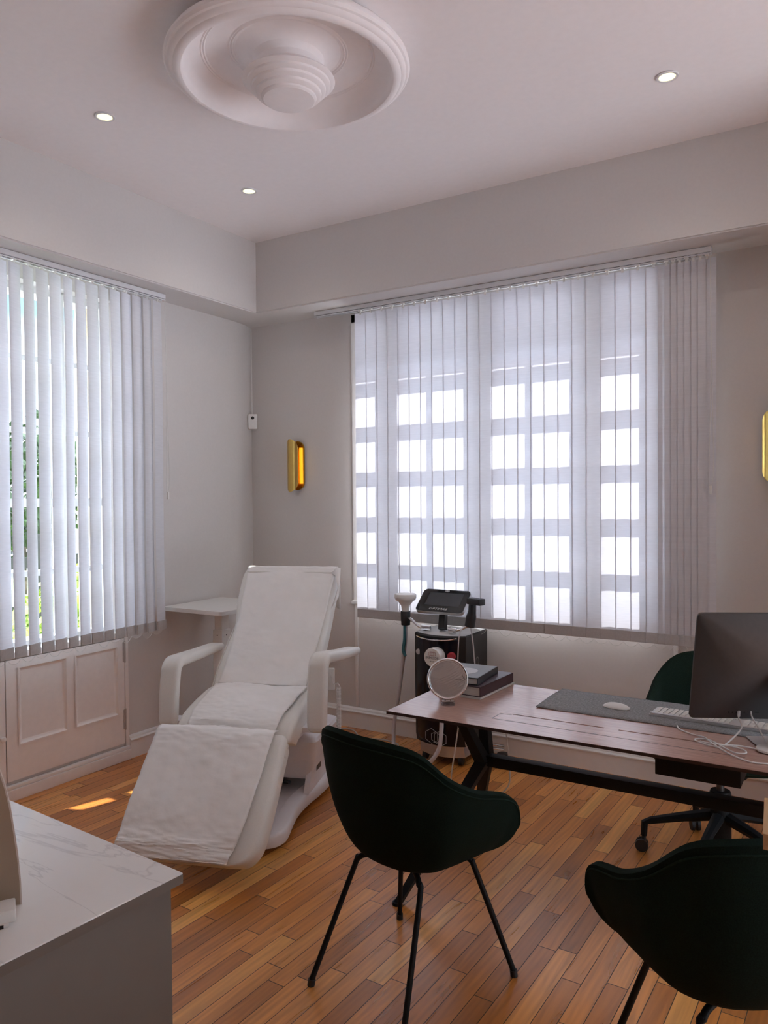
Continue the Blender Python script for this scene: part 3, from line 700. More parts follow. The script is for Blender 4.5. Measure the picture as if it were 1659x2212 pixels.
MB().tube(spline([(1.640, -.400, .762), (1.70, -.432, .757), (1.78, -.446, .755), (1.86, -.432, .758), (1.91, -.402, .768)], 6), .0035, 6).build('silver_trim', 'chrome', MC, world=True)
wgrid([(plan(1.63, 1.93, -.08, -.34, .05), .05), (plan(1.635, 1.925, -.08, -.35, .055), .12)], 'base_skirt', 'alulight', MC, 30)
for cx, cy in ((1.66, -.33), (1.90, -.33), (1.66, -.12), (1.90, -.12)):
    MB().cyl((cx-.012, cy, .025), (cx+.012, cy, .025), .025).box((cx-.015, cy-.015, .03), (cx+.015, cy+.015, .06)).build('caster', 'blackmat', MC, world=True)
# screen
tilt = Matrix.Translation((1.748, -.25, .955)) @ Matrix.Rotation(radians(40), 4, 'X')
sh = MB(); sh.prism(rrect(.325, .185, .028), -.012, .010, tilt); scr = sh.build('screen_housing', 'alulight', MC, world=True, smooth=30)
MB().prism(rrect(.321, .181, .027), .010, .0125, tilt).build('screen_bezel', 'screen', scr, world=True, smooth=30)
MB().prism(rrect(.235, .105, .004), .0125, .0132, tilt @ Matrix.Translation((.005, .010, 0))).build('display', 'panel_off', scr, world=True, smooth=0)
inv = (Matrix.Translation(MC.location)).inverted()
text_mesh('OPTIMAS', .021, inv @ tilt @ Matrix.Translation((-.01, -.070, .0130)), 'lettering', 'ink', scr, shear=.25, sx=1.35)
def hexring(c, R_, wd, mtx, mbx, a0=pi/6, parts=(0, 1, 2, 3, 4, 5)):
    for k in parts:
        A0 = a0+k*pi/3; A1 = A0+pi/3
        q = [(c[0]+rr*cos(a), c[1]+rr*sin(a)) for rr, a in ((R_, A0), (R_, A1), (R_-wd, A1), (R_-wd, A0))]
        mbx.grid([[mtx @ Vector((x, y, h)) for x, y in q] for h in (0, .0008)], True, True)
lg = MB()
for dx in (-.007, 0, .007): hexring((dx, .080), .0085, .0022, tilt @ Matrix.Translation((0, 0, .0126)), lg)
lg.build('emblem', 'ink', scr, world=True, smooth=0)
MB().tube([(1.765, -.30, .795), (1.757, -.275, .86), (1.750, -.245, .945)], [.030, .028, .028], 4).build('screen_neck', 'blackmat', MC, world=True, smooth=20)
# emblem of three hexagons low on the front
FY = -.4455
fm = Matrix.Translation((1.790, FY, .180)) @ Matrix.Rotation(pi/2, 4, 'X')
lg = MB(); hexring((-.028, .004), .046, .0022, fm, lg); hexring((.0, 0), .034, .0022, fm, lg); hexring((.030, -.004), .046, .0022, fm, lg)
lg.build('emblem', 'ink', MC, world=True, smooth=0)
text_mesh('OPTIMAS', .075, inv @ Matrix.Translation((1.9463, -.20, .47)) @ Matrix.Rotation(pi/2, 4, 'Z') @ Matrix.Rotation(pi/2, 4, 'X') @ Matrix.Rotation(-pi/2, 4, 'Z'), 'lettering', 'inkd', MC)
yr = Matrix.Rotation(pi/2, 4, 'X')
MB().lathe([(.024, 0), (.024, .016), (.020, .020), (.001, .021)], (1.885, -.412, .665), 24, yr).build('stop_button', 'red', MC, world=True)
MB().lathe([(.017, 0), (.017, .008), (.013, .010), (.001, .010)], (1.655, -.398, .668), 24, yr).build('side_button', 'alulight', MC, world=True)
MB().tube(spline([(1.68, -.36, .80), (1.63, -.36, .815), (1.575, -.34, .845), (1.525, -.31, .852)], 6), .008, 10).tube([(1.655, -.36, .797), (1.715, -.36, .797), (1.715, -.36, .815), (1.655, -.36, .815)], .010, 8).build('handpiece_holder', 'chrome', MC, world=True)
MB().tube(spline([(1.84, -.36, .80), (1.90, -.35, .810), (1.94, -.33, .83), (1.965, -.315, .835)], 6), .008, 10).tube([(1.835, -.36, .797), (1.885, -.36, .797), (1.885, -.36, .813), (1.835, -.36, .813)], .010, 8).build('handpiece_holder', 'chrome', MC, world=True)
# white handpiece in the left holder
HW = thing('white_handpiece', 'white mushroom-headed handpiece with long hose hanging left of the black machine', 'handpiece', (1.507, -.30, .80))
MB().lathe([(.020, .0), (.023, .06), (.024, .10), (.028, .125), (.045, .148), (.062, .160), (.068, .172), (.069, .190), (.064, .197), (.001, .199)], seg=32).build('handpiece_body', 'plastic', HW)
MB().lathe([(.0275, .002), (.0295, .03), (.031, .085), (.029, .09), (.025, .088), (.0245, .03)], seg=20).build('grip_clip', 'blackmat', HW)
MB().tube(spline([(.0, -.012, .02), (.004, -.022, -.08), (-.004, -.024, -.15), (.012, -.026, -.19)], 6), [.010]*18+[.004], 8).build('teal_sleeve', 'teal', HW)
hose = spline([(1.507, -.30, .80), (1.503, -.30, .70), (1.482, -.30, .55), (1.452, -.30, .36), (1.420, -.30, .19), (1.418, -.31, .09), (1.445, -.35, .035), (1.53, -.45, .022), (1.66, -.54, .022), (1.78, -.565, .045), (1.86, -.55, .14), (1.872, -.53, .26), (1.865, -.52, .38), (1.845, -.51, .48), (1.818, -.495, .545), (1.806, -.485, .59)], 8)
MB().tube(hose, .0125, 10).build('hose', 'hose', HW, world=True)
cn = MB(); cm = Matrix.Translation((1.797, -.430, .662)) @ yr
cn.lathe([(.052, 0), (.054, .02), (.056, .060), (.053, .066), (.001, .067)], (0, 0, 0), 36, cm); cn.bm.verts.ensure_lookup_table()
cn.tube([(1.802, -.475, .614), (1.806, -.485, .585), (1.812, -.49, .555)], [.018, .016, .013], 12)
con = cn.build('connector_plug', 'plastic', HW, world=True)
invh = Matrix.Translation(HW.location).inverted(); ct = invh @ cm
text_mesh('INMODE', .021, ct @ Matrix.Translation((0, -.002, .0671)), 'lettering', 'inkd', con)
text_mesh('SR 580', .010, ct @ Matrix.Translation((0, -.022, .0671)), 'lettering', 'inkd', con)
lg = MB()
for dx in (-.012, 0, .012): hexring((dx, .022), .014, .0016, cm @ Matrix.Translation((0, 0, .0669)), lg)
lg.build('emblem', 'inkr', con, world=True, smooth=0)
# black handpiece in the right holder
HB = thing('black_handpiece', 'black hammer-shaped handpiece in the holder right of the machine screen', 'handpiece', (1.965, -.315, .835))
MB().tube([(-.012, 0, -.005), (.0, 0, .055), (.006, 0, .085), (.010, 0, .145)], [.031, .030, .024, .022], 12).build('grip', 'blackmat', HB)
MB().box((-.012, -.03, .130), (.095, .022, .168), .006, mtx=Matrix.Rotation(radians(-20), 4, 'Z')).build('handpiece_head', 'blackmat', HB)
MB().tube(spline([(-.02, -.02, .0), (-.045, -.06, -.03), (-.052, -.075, -.15), (-.05, -.08, -.30), (-.03, -.08, -.5), (0.0, -.08, -.70)], 6), .004, 6).tube(spline([(.0, -.01, -.01), (.014, -.01, -.10), (.025, -.01, -.22), (.05, -.01, -.34), (.06, -.0, -.5), (.05, .04, -.72)], 6), .004, 6).build('cable', 'hose', HB)
# foot pedal behind the machine
FP = thing('foot_pedal', 'black foot pedal with a chrome guard on the floor under the desk', 'pedal', (2.10, -.22, 0))
MB().box((-.05, -.06, 0), (.05, .06, .03), .008).lathe([(.035, .03), (.04, .06), (.034, .075), (.001, .078)], (.02, 0, 0), 16).build('pedal_body', 'blackmat', FP)
MB().tube(spline([(-.09, -.03, .006), (-.08, -.03, .06), (-.04, -.03, .10), (.04, -.03, .11)], 5), .006, 8).tube(spline([(-.09, .0, .006), (-.08, .0, .07), (-.04, .0, .115), (.03, .0, .12)], 5), .006, 8).build('pedal_guard', 'chrome', FP)
#@@DESK
DX0, DX1, DY0, DY1, DZ = 2.297, 4.20, -1.820, -1.160, .74
DK = thing('desk', 'long walnut topped desk on black splayed metal legs', 'desk', (3.2, -1.49, 0))
d_ = MB(); sl = [(2.755, 3.114), (3.167, 3.52)]; sy0, sy1 = -1.6175, -1.6085
d_.box((DX0, DY0, DZ-.012), (DX1, sy0, DZ), 0); d_.box((DX0, sy1, DZ-.012), (DX1, DY1, DZ), 0)
xs = [DX0] + [v for s_ in sl for v in s_] + [DX1]
for i in range(0, len(xs), 2): d_.box((xs[i], sy0, DZ-.012), (xs[i+1], sy1, DZ))
top = d_.build('desktop', 'walnut', DK, world=True, smooth=0)
MB().box((DX0-.0008, DY0-.0008, DZ-.0118), (DX1, DY0+.0005, DZ-.0012)).box((DX0-.0008, DY0, DZ-.0118), (DX0+.0005, DY1, DZ-.0012)).build('dark_edge', 'walnutd', top, world=True, smooth=0)
MB().box((2.707, -1.706, DZ), (3.60, -1.7035, DZ+.0004)).box((2.705, -1.706, DZ), (2.7075, -1.625, DZ+.0004)).box((2.707, -1.6275, DZ), (2.755, -1.625, DZ+.0004)).build('flap_joint', 'walnutd', top, world=True, smooth=0)
def bar(p0, p1, w_, t_):
    m_ = MB(); m_.tube([p0, p1], [w_, t_], 4); return m_
for side, xb, xo, xt in ((0, 2.575, 2.375, 2.50), (1, 3.92, 4.12, 3.955)):
    for fy, ty, xo2 in ((-1.878, -1.60, 0), (-1.15, -1.42, .04)):
        m_ = MB(); m_.tube([(xo, fy, .003), (xb, -1.485+(.02 if fy > -1.4 else -.02), .49)], [.018, .034], 4); m_.cyl((xo, fy, 0), (xo, fy, .012), .02, seg=12)
        m_.build('leg', 'black', DK, world=True, smooth=0)
        MB().tube([(xb, -1.485+(.02 if fy > -1.4 else -.02), .49), (xt+(.04-xo2 if side else xo2), ty, DZ-.018)], [.034, .024], 4).build('strut', 'black', DK, world=True, smooth=0)
    MB().box((xt-.03, -1.70, DZ-.022), (xt+.07, -1.32, DZ-.012)).build('top_plate', 'black', DK, world=True, smooth=0)
MB().box((2.56, -1.51, .473), (3.94, -1.46, .517), .003).build('crossbeam', 'black', DK, world=True)
dr = MB().box((3.312, -1.690, .628), (3.585, -1.42, DZ-.013), .003).build('drawer_box', 'black', DK, world=True)
#@@DESKTHINGS
# books
def book(name, label, A, ang, w, l, z0, z1, cov, pages=True, g='books stacked on the desk', edge='cov_black'):
    # A: front corner; local x toward left (-x), local y toward the wall
    b = thing(name, label, 'book', (A[0], A[1], z0), ang, g); h = z1-z0; t_ = min(.0035, h*.2)
    m_ = MB(); m_.box((-w, 0, h-t_), (0, l, h), .0008, 1); m_.box((-w, 0, 0), (0, l, t_), .0008, 1); m_.box((-t_, 0, 0), (0, l, h), .0008, 1)
    c_ = m_.build('cover', cov, b, smooth=0)
    MB().box((-w+.004, .004, t_), (-t_-.0002, l-.004, h-t_)).build('pages', 'pages', b, smooth=0)
    return b, c_
book('book', 'thin white book at the bottom of the book stack on the desk', (2.556, -1.484), radians(-3), .212, .335, DZ+.0005, DZ+.0085, 'cov_white')
book('book', 'thick plum spined book in the middle of the book stack on the desk', (2.552, -1.478), radians(-3), .208, .325, DZ+.009, DZ+.052, 'cov_plum')
b3, c3 = book('book', 'black and grey book with a pale disc on its cover, topmost of the stack', (2.530, -1.455), radians(4), .19, .26, DZ+.0525, DZ+.083, 'cov_black')
MB().box((-.188, .002, .0305), (-.002, .258, .0311)).build('cover_print', 'cov_grey', b3, smooth=0)
MB().prism([(-.105+.062*cos(2*pi*k/40), .11+.062*sin(2*pi*k/40)) for k in range(40)], .0311, .0315).build('cover_disc', 'disc', b3, smooth=0)
# vanity mirror
VM = thing('vanity_mirror', 'round chrome tabletop mirror on a clear hinged stand beside the books', 'mirror', (2.455, -1.588, DZ), radians(30))
mc = Matrix.Translation((0, 0, .100)) @ Matrix.Rotation(radians(83), 4, 'X')
ringp = [(.081*cos(2*pi*k/64), .081*sin(2*pi*k/64), 0) for k in range(64)]
MB().tube([mc @ Vector(p) for p in ringp], .0052, 10, True).build('mirror_rim', 'chrome', VM)
MB().lathe([(.079, -.004), (.079, .0015), (.001, .0015)], (0, 0, 0), 64, mc).build('mirror_glass', 'mirror', VM, smooth=20)
MB().lathe([(.076, .002), (.077, .0038), (.0745, .0038), (.0735, .002)], (0, 0, 0), 64, mc).build('inner_bezel', 'chrome', VM, smooth=30)
MB().tube([(-.022, .002, .024), (.022, .002, .024)], .004, 8).box((-.014, -.004, .006), (-.008, .006, .026)).box((.008, -.004, .006), (.014, .006, .026)).tube([(-.024, 0, .006), (.024, 0, .006)], .0045, 8).build('hinge', 'chrome', VM)
MB().tube([(-.026, .0, .005), (-.024, -.05, .003), (0, -.062, .003), (.024, -.05, .003), (.026, .0, .005)], .0035, 8).prism([(-.022, -.045), (.022, -.045), (.022, .045), (-.022, .045)], .0005, .0035).build('stand', 'acrylic', VM)
# desk mat
MT = MB(); rows = []
for j in range(9):
    y = -1.476+.332*j/8
    rows.append([Vector((2.798+.9*i/40, y+(.002*sin(i)), DZ+.0035+(.006*max(0, 1-i/4)*(1-abs(2*j/8-1)*.6)))) for i in range(41)])
MT.grid(rows); mt = MT.build('desk_mat', 'felt', None, smooth=60)
tag(mt, 'grey felt desk mat with black underside under the mouse and keyboard', 'desk mat')
mt.modifiers.new('thick', 'SOLIDIFY').thickness = .003
# mouse
MO = thing('computer_mouse', 'low white and silver computer mouse on the grey felt mat', 'mouse', (3.085, -1.333, DZ+.0045), radians(-8))
rows = []
for i in range(15):
    s_ = -1+2*i/14; x = .056*s_; hw = .029*math.sqrt(max(.002, 1-abs(s_)**3.2)); hh = .003+.0165*max(0, 1-abs(s_)**2.4)**.8
    rows.append([Vector((x, hw*cos(a), max(.001, hh*sin(a)))) for a in [pi*k/12 for k in range(13)]])
MB_ = MB(); MB_.grid(rows); MB_.build('mouse_shell', 'plastic', MO, smooth=60)
MB().box((-.05, -.022, 0), (.05, .022, .004), .002).build('mouse_base', 'alulight', MO)
# keyboard
KB = thing('keyboard', 'long white computer keyboard on the felt mat in front of the monitor', 'keyboard', (3.44, -1.335, DZ+.0045), radians(-4))
kb = MB(); kb.prism([(-.215, -.058), (.215, -.058), (.215, .058), (-.215, .058)], 0, .006); kb.prism([(-.212, -.056), (.212, -.056), (.212, -.040), (-.212, -.040)], .004, .011)
kb.build('keyboard_body', 'alulight', KB, smooth=30)
kk = MB()
for r in range(6):
    n_ = 14 if r < 5 else 11; x = -.205
    for c in range(n_):
        wd = .0185 if not (r == 5 and c == 5) else .10
        if x+wd > .206: break
        kk.box((x, -.036+r*.0152, .006), (x+wd-.003, -.036+r*.0152+.0125 , .0095), .001, 1); x += wd*1.0+.0015
for r in range(5):
    for c in range(4): kk.box((.112+c*.0235, -.036+r*.0175, .0062), (.112+c*.0235+.020, -.036+r*.0175+.0145, .0096), .001, 1)
kk.build('keys', 'plastic', KB, smooth=0)
# monitor, seen from behind
MN = thing('desktop_computer', 'grey aluminium all-in-one computer seen from behind on the desk', 'computer', (3.40, -1.56, DZ), radians(27))
tl = Matrix.Translation((0, 0, .067)) @ Matrix.Rotation(radians(14), 4, 'X')   # local x: width, z: up, +y: user side
Wm, Hm = .56, .40
rows = []
for k, (ins, yy) in enumerate(((0, .004), (0, -.003), (.001, -.005), (.012, -.009), (.03, -.0145), (.055, -.021), (.085, -.028), (.115, -.034), (.145, -.038), (.175, -.040))):
    pl = rrect(Wm-2*ins, Hm-2*ins, min(.016+ins*.62, .5*(Hm-2*ins)-.001), 8); rows.append([tl @ Vector((Wm/2+x, yy, Hm/2+y)) for x, y in pl])
hs = MB(); hs.grid(rows, True, True); hsg = hs.build('computer_housing', 'alu', MN, smooth=40)
MB().prism([(x, y) for x, y in rrect(Wm-.004, Hm-.004, .014, 5)], 0, .002, tl @ Matrix.Translation((Wm/2, .0045, Hm/2)) @ Matrix.Rotation(-pi/2, 4, 'X')).build('display_glass', 'screen', MN, smooth=30)
# ports: local x grows to the right in the picture
pt = MB()
def port(x, w_, h_, zz=.033): pt.box((x-w_/2, -.0155, zz-h_/2), (x+w_/2, -.0115, zz+h_/2), mtx=tl)
port(.100, .030, .0012, .036)
for x in (.130, .143, .157, .170, .183): port(x, .0035, .010)
port(.195, .002, .003); port(.225, .014, .006)
pt.build('ports', 'dark', hsg, smooth=0)
stn = MB(); rows = []
for (y, zz, wd, t_) in ((-.085, .25, .042, .004), (-.115, .17, .045, .004), (-.150, .08, .055, .004), (-.185, .012, .085, .004), (-.170, .004, .092, .004), (-.01, .004, .092, .003)):
    rows.append([Vector((.285-wd, y, zz)), Vector((.285+wd, y, zz)), Vector((.285+wd, y+t_, zz+t_*.6)), Vector((.285-wd, y+t_, zz+t_*.6))])
stn.grid(rows, True, True); stn.build('stand', 'alulight', MN, smooth=30)
# white cables lying in a loose bundle
CB = thing('monitor_cable', 'white cable plugged into the computer and looped up on the desk', 'cable', (3.50, -1.60, DZ))
plug = tl @ Vector((.163, -.016, .033))
mw = Matrix.Translation(MN.location) @ Matrix.Rotation(radians(27), 4, 'Z')
pw = mw @ plug; pw2 = mw @ (tl @ Vector((.205, -.016, .036)))
z0 = DZ+.0035
def cb(pts): return [(x, y, z0+dz) for x, y, dz in pts]
c1 = [tuple(pw), tuple(pw+Vector((.004, -.03, -.012))), (pw.x+.014, pw.y-.05, DZ+.05)] + cb([(3.525, -1.640, .004), (3.49, -1.645, 0), (3.44, -1.628, .003), (3.43, -1.605, .003), (3.46, -1.588, .003), (3.49, -1.612, .005), (3.53, -1.66, .005), (3.57, -1.69, .002), (3.60, -1.68, .003), (3.585, -1.645, .004), (3.53, -1.635, .006), (3.48, -1.64, .006), (3.45, -1.632, .006)])
c2 = cb([(3.345, -1.475, .003), (3.36, -1.505, .0), (3.41, -1.545, 0), (3.455, -1.580, .006), (3.475, -1.615, .008), (3.50, -1.655, .008), (3.56, -1.72, .003), (3.63, -1.755, 0), (3.70, -1.73, 0)])
c3_ = cb([(3.52, -1.650, .009), (3.58, -1.625, .008), (3.64, -1.625, .003), (3.70, -1.66, 0), (3.76, -1.70, 0)])
MB().tube(spline(c1, 8), .0026, 7).build('cable_loop', 'cable', CB, world=True)
MB().tube(spline(c2, 8), .0026, 7).build('cable_tail', 'cable', CB, world=True)
MB().tube(spline(c3_, 8), .0026, 7).build('cable_tail', 'cable', CB, world=True)
MB().tube([tuple(pw+Vector((0, .006, .004))), tuple(pw+Vector((.003, -.02, -.010)))], [.006, .005], 8).build('plug', 'cable', CB, world=True)
CB2 = thing('power_cord', 'second white cord running down from the back of the computer', 'cable', (3.60, -1.60, DZ))
MB().tube(spline([tuple(pw2), tuple(pw2+Vector((.008, -.03, -.015))), (pw2.x+.03, pw2.y-.04, DZ+.05), (pw2.x+.06, pw2.y-.06, z0+.003), (pw2.x+.10, pw2.y-.10, z0)], 8), .0026, 7).build('cord', 'cable', CB2, world=True)
PK = thing('charging_puck', 'flat white oval puck among the cables at the right edge', 'charger', (3.665, -1.60, DZ))
MB().lathe([(.040, 0.0005), (.045, .004), (.045, .010), (.040, .014), (.001, .0145)], seg=32).build('puck_body', 'plastic', PK)
#@@CHAIRS
RIM = [(0, -.2747, .8608), (.1312, -.2594, .858), (.2154, -.2142, .833), (.2774, -.1499, .7603), (.2999, -.0511, .7043), (.31, .0326, .6785), (.3161, .0902, .6593), (.3147, .1392, .6296), (.3122, .1666, .5853), (.2986, .1796, .5337), (.2459, .1793, .4877), (.1562, .1953, .4663), (0, .2061, .4618)]
ZB, KB_, C1 = .4244, .588, .917
def rim_pts(): return [Vector((x, y, z_-.007)) for x, y, z_ in RIM]
def shell_mesh():
    h = rim_pts(); full = h + [Vector((-p.x, p.y, p.z)) for p in h[-2:0:-1]]
    R = spline(full, 5, True); rows = []; ns = 14
    for i in range(ns+1):
        s_ = i/ns; row = []
        for p in R:
            B = Vector((p.x*KB_, p.y*KB_, ZB)); C_ = Vector((p.x*C1, p.y*C1, ZB+(p.z-ZB)*.5*.35))
            row.append((1-s_)**2*B + 2*s_*(1-s_)*C_ + s_*s_*p)
        rows.append(row)
    # inner skin, 28 mm thick, rounded over the rim
    cen = Vector((0, .0, .62)); inner = []
    for i in range(ns, -1, -1):
        inner.append([p + (Vector((0, 0, p.z))*0 + (Vector((0, 0.02, max(p.z, .56)))-p).normalized()*.03) for p in rows[i]])
    lip = [p + (Vector((0, .02, p.z))-p).normalized()*.015 + Vector((0, 0, .010)) for p in rows[ns]]
    return rows, lip, inner
def build_shell(parent, lift=0.0):
    rows, lip, inner = shell_mesh(); up = Vector((0, 0, lift))
    m_ = MB(); m_.grid([[p+up for p in r] for r in rows+[lip]], True, False)
    b0 = [p+up for p in rows[0]]; c_ = m_.bm.verts.new(Vector((0, 0, ZB-.012+lift)))
    vs = [m_.bm.verts.new(p) for p in b0]
    for i in range(len(vs)): m_.bm.faces.new((vs[i], vs[(i+1) % len(vs)], c_))
    o = m_.build('shell', 'green', parent, smooth=60, weld=True)
    m_ = MB(); m_.grid([[p+up for p in r] for r in [lip]+inner], True, False)
    vs = [m_.bm.verts.new(p+up) for p in inner[-1]]; c_ = m_.bm.verts.new(Vector((0, 0, ZB+.035+lift)))
    for i in range(len(vs)): m_.bm.faces.new((vs[i], vs[(i+1) % len(vs)], c_))
    m_.build('seat_lining', 'green2', parent, smooth=60, weld=True)
    rp = [rows[-1][k]*.96 + rows[-2][k]*.04 + up for k in range(len(rows[-1]))]
    MB().tube([rows[-2][k]*.45+rows[-1][k]*.55+up for k in range(len(rows[-1]))], .0028, 6, True).build('seam', 'green2', parent)
    return o
def shell_chair(label, x, y, hd):
    c = thing('shell_armchair', label, 'chair', (x, y, 0), hd, 'dark green visitor armchairs')
    build_shell(c)
    for sx in (-1, 1):
        for fy, ty, tx, fx_ in ((.208, .10, .155, .258), (-.285, -.115, .135, .203)):
            P_ = spline([(sx*.03, ty*.5, ZB-.018), (sx*tx*.8, ty*.95, ZB-.020), (sx*tx, ty*1.12, ZB-.035), (sx*(tx+.012), ty*1.22, ZB-.07), (sx*fx_, fy, .012)], 6)
            lg_ = MB().tube(P_, .0095, 10).build('leg', 'black', c)
            MB().tube([(sx*fx_, fy, 0), (sx*(fx_-.002), fy*.99, .022)], [.0125, .0125], 12).build('foot_glide', 'blackmat', lg_)
    return c
shell_chair('dark green upholstered shell armchair in the middle foreground in front of the desk', 2.6447, -2.2182, -.207)
shell_chair('dark green upholstered shell armchair cut off at the bottom right corner', 3.6452, -2.3903, .6257)
OC = thing('swivel_chair', 'dark green swivel armchair on a black castor base behind the desk', 'office chair', (3.405, -.86, 0), radians(188))
build_shell(OC, .006)
MB().cyl((0, 0, .26), (0, 0, ZB+.02), .016, seg=16).build('gas_lift', 'alu', OC)
MB().tube([(0, 0, .09), (0, 0, .30), (0, 0, .315)], [.045, .045, .040], 20).build('hub', 'black', OC)
MB().cyl((0, 0, ZB-.035), (0, 0, ZB-.01), .11, seg=20).build('seat_plate', 'black', OC)
for k in range(5):
    a = radians(188) * -1 + radians(190 + 72*k); dx, dy = cos(a), sin(a); ux, uy = -dy, dx
    al_ = MB(); al_.tube([(dx*.03, dy*.03, .205), (dx*.15, dy*.15, .178), (dx*.285, dy*.285, .142), (dx*.312, dy*.312, .130), (dx*.316, dy*.316, .07)], [.028, .022, .017, .016, .014], 8)
    leg_ = al_.build('base_arm', 'black', OC)
    cs = MB(); cxx, cyy = dx*.325, dy*.325
    cs.tube([(cxx+ux*.020, cyy+uy*.020, .028), (cxx+ux*.006, cyy+uy*.006, .028)], .028, 18).tube([(cxx-ux*.020, cyy-uy*.020, .028), (cxx-ux*.006, cyy-uy*.006, .028)], .028, 18).tube([(dx*.316, dy*.316, .03), (dx*.316, dy*.316, .075)], .010, 10)
    cs.build('caster', 'blackmat', leg_)
#@@CABLES
FC = MB()
FC.tube(spline([(.62, -.16, .005), (.80, -.14, .005), (.95, -.09, .005), (1.10, -.20, .005), (1.25, -.17, .005), (1.36, -.19, .005), (1.41, -.25, .006), (1.42, -.42, .005), (1.40, -.62, .005)], 8), .005, 6)
tag(FC.build('floor_cable', 'cablegrey'), 'thin grey cable lying on the floor along the baseboard behind the treatment chair', 'cable')
HC = MB()
HC.tube(spline([(2.245, -1.02, .725), (2.19, -1.02, .45), (2.15, -1.02, .26), (2.19, -1.03, .12), (2.30, -1.04, .055), (2.44, -1.05, .075), (2.53, -1.05, .18), (2.545, -1.05, .32), (2.515, -1.05, .5), (2.49, -1.05, .62), (2.48, -1.17, .732)], 8), .0032, 6)
#@@COUNTER
CT = thing('counter', 'pale grey reception counter unit in the bottom left corner', 'counter', (2.838, -3.432, 0), radians(-4))
MB().box((-1.3, -1.6, .07), (-.014, -.016, .878), .003).build('counter_body', 'counter', CT)
MB().box((-1.3, -1.6, 0), (-.06, -.07, .07)).build('plinth', 'blackmat', CT)
wt = thing('worktop', 'polished white veined stone worktop on the grey counter', 'worktop', (2.838, -3.432, .880), radians(-4))
MB().box((-1.32, -1.6, 0), (0, 0, .020), .0015).build('slab', 'quartz', wt)
MB().box((-.0005, -1.599, .001), (.0015, -.001, .0175)).build('dark_edge', 'counter', wt, smooth=0)  # shade on the slab's side face, put in as a darker colour
#@@RIGHTWOOD
PS2 = thing('wooden_shelf_stand', 'pale wooden slab edge at the right edge, in front of the bottom right chair', 'shelf', (4.1, -2.86, 0))
MB().prism([(3.757, -2.770), (3.772, -2.951), (4.45, -2.951), (4.45, -2.770)], .972, 1.0).build('shelf_top', 'pine', PS2, world=True)
MB().box((4.06, -2.93, .0), (4.10, -2.79, .968), .003).box((4.40, -2.93, .0), (4.44, -2.79, .968), .003).build('side_panel', 'pine', PS2, world=True)
# desk cable
HC.bm.clear()
HC.tube(spline([(2.385, -1.30, .727), (2.372, -1.30, .62), (2.345, -1.30, .45), (2.322, -1.30, .30), (2.345, -1.30, .225), (2.44, -1.30, .205), (2.545, -1.30, .265), (2.605, -1.30, .33), (2.607, -1.30, .43), (2.595, -1.30, .55), (2.575, -1.30, .727)], 8), .0034, 6)
tag(HC.build('hanging_cable', 'cable'), 'thin white cable hanging in a loop below the left end of the desk', 'cable')
# rounded panel on the worktop
RP = thing('rounded_panel', 'tall beige panel with curved pale edge standing on the worktop at the left edge', 'panel', (2.675, -3.655, .9), radians(57.396))
edge = [(0, .003), (.04, .002), (.08, -.001), (.124, -.006), (.17, -.012), (.207, -.019), (.24, -.028), (.30, -.052), (.35, -.085), (.39, -.13), (.41, -.18), (.415, -.21)]
ep = [(s_, z_) for z_, s_ in edge] + [(-.42-s_, z_) for z_, s_ in edge[-2::-1]]
XR = Matrix.Rotation(pi/2, 4, 'X')
MB().prism(ep, -.010, .006, XR).build('panel_board', 'palerim', RP, smooth=30)
inn = [(-.21+(s_+.21)*.988, .002+z_*.99) for s_, z_ in ep]
MB().prism(inn, .006, .0075, XR).build('panel_face', 'beige', RP, smooth=30)
CD = thing('card_device', 'small white plastic device with a black slot lying before the beige panel', 'device', (2.704, -3.708, .9), radians(57.4))
MB().box((-.09, -.022, .006), (.022, .022, .027), .003).box((-.09, -.024, .0), (.012, .02, .008), .002).build('device_body', 'plastic', CD)
MB().box((-.075, -.006, .0268), (-.005, .002, .0276)).build('slot', 'dark', CD, smooth=0)
MB().box((-.01, -.0245, .0), (.004, -.016, .006)).build('rubber_foot', 'dark', CD, smooth=0)

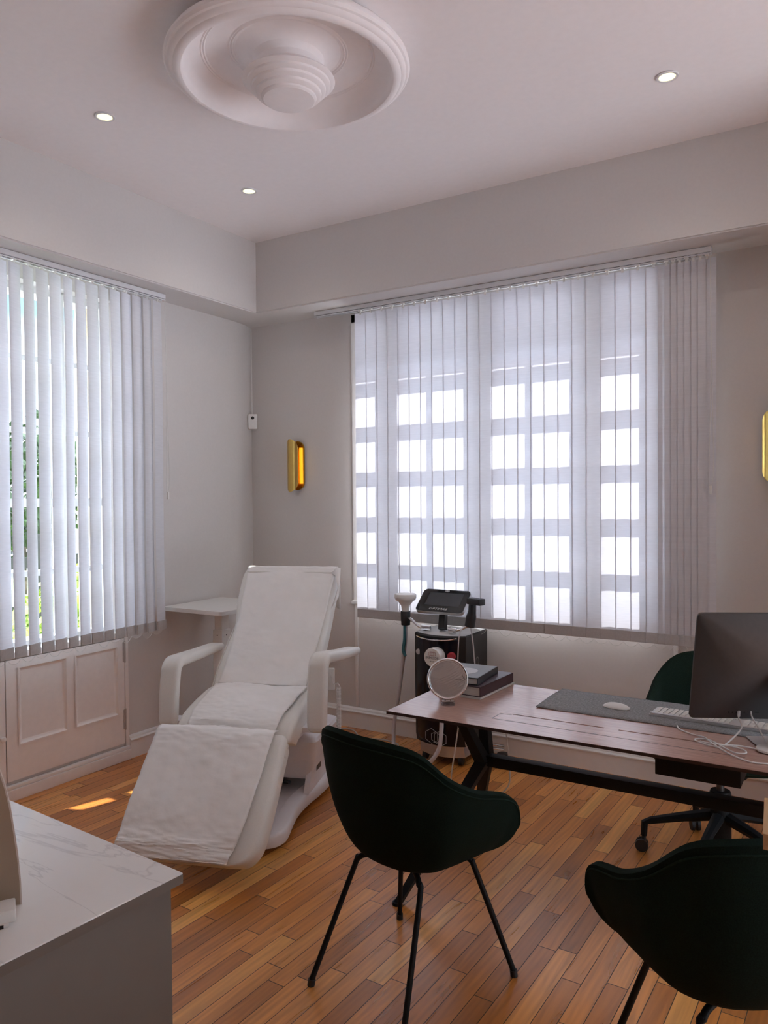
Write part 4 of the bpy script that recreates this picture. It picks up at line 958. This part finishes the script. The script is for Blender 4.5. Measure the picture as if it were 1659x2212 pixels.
#@@OUTSIDE
struct('trim_3', MB().box((-.30, -1.3005, .79), (-.10, -1.285, 2.80)).box((-.32, -1.30, .4), (-.30, -1.02, 3.0)), 'stone', smooth=0)
gd = MB(); gd.box((-60, -60, -1.0), (60, 80, -.9)); gd.bm.normal_update()
struct('ground', gd, 'paving', smooth=0)
struct('ground', MB().box((-20, -2, -.9), (-3.4, 14, -.88)), 'lawn', smooth=0)
def foliage(cx, cy, cz, rx, ry, rz, n, size, seed):
    rnd = random.Random(seed); m_ = MB()
    for i in range(n):
        while True:
            p = Vector((rnd.uniform(-1, 1), rnd.uniform(-1, 1), rnd.uniform(-1, 1)))
            if .35 < p.length < 1: break
        p = p*(1+.25*noise.noise(p*2+Vector((seed, 0, 0))))
        c = Vector((cx+p.x*rx, cy+p.y*ry, cz+p.z*rz)); a = Vector((rnd.gauss(0, 1), rnd.gauss(0, 1), rnd.gauss(0, 1))).normalized(); b = a.orthogonal().normalized(); s_ = size*rnd.uniform(.6, 1.3)
        q = [c+a*s_, c+b*s_*.5, c-a*s_, c-b*s_*.5]; q[0] = q[0]+a.cross(b)*s_*.3
        m_.bm.faces.new([m_.bm.verts.new(v) for v in q])
    return m_
def tree(label, x, y, h, r, mat, seed, n=1400, size=.16):
    t = thing('garden_tree', label, 'tree', (x, y, -.9), 0, 'trees beyond the garden window')
    foliage(0, 0, h*.62, r, r, h*.38, n, size, seed).build('foliage', mat, t, smooth=0)
    MB().tube([(0, 0, -.05), (.05, .02, h*.3), (.0, .05, h*.6)], [.14, .10, .05], 8).build('trunk', 'bark', t)
tree('dark tree seen through the blind gaps beyond the garden, left side', -12.5, 2.2, 4.6, 1.7, 'leafd', 3)
tree('dark tree seen through the blind gaps beyond the garden, middle', -12.5, 6.2, 4.4, 1.6, 'leafd', 8)
tree('dark tree seen through the blind gaps beyond the garden, right side', -12.0, 10.2, 4.2, 1.6, 'leafd', 12)
def hedge(label, x, y, rx, ry, rz, mat, seed, n):
    t = thing('garden_shrub', label, 'shrub', (x, y, -.9), 0, 'shrubs below the garden window')
    foliage(0, 0, rz*.9, rx, ry, rz, n, .10, seed).build('foliage', mat, t, smooth=0)
    MB().cyl((0, 0, -.02), (0, 0, rz), .04, seg=8).build('stem', 'bark', t)
hedge('sunlit lime green shrub seen through the blind gaps, nearest the window', -4.6, .2, .8, 1.0, .75, 'leafl', 21, 1500)
hedge('sunlit lime green shrub seen through the blind gaps, middle of the row', -5.4, 2.7, .8, 1.1, .85, 'leafl', 22, 1500)
hedge('sunlit lime green shrub seen through the blind gaps, farthest of the row', -6.0, 5.4, .8, 1.0, .85, 'leafl', 23, 1500)
FN = thing('garden_fence', 'dark garden fence seen through the blind gaps in front of the trees', 'fence', (-8.6, 4.0, -.9))
for k in range(7): MB().box((-.04, -3.0+k*1.0-.04, 0), (.04, -3.0+k*1.0+.04, 1.9)).build('post', 'blackmat', FN, smooth=0)
MB().box((-.02, -3.1, 1.30), (.02, 3.1, 1.50)).box((-.02, -3.1, .45), (.02, 3.1, .65)).build('fence_rail', 'blackmat', FN, smooth=0)
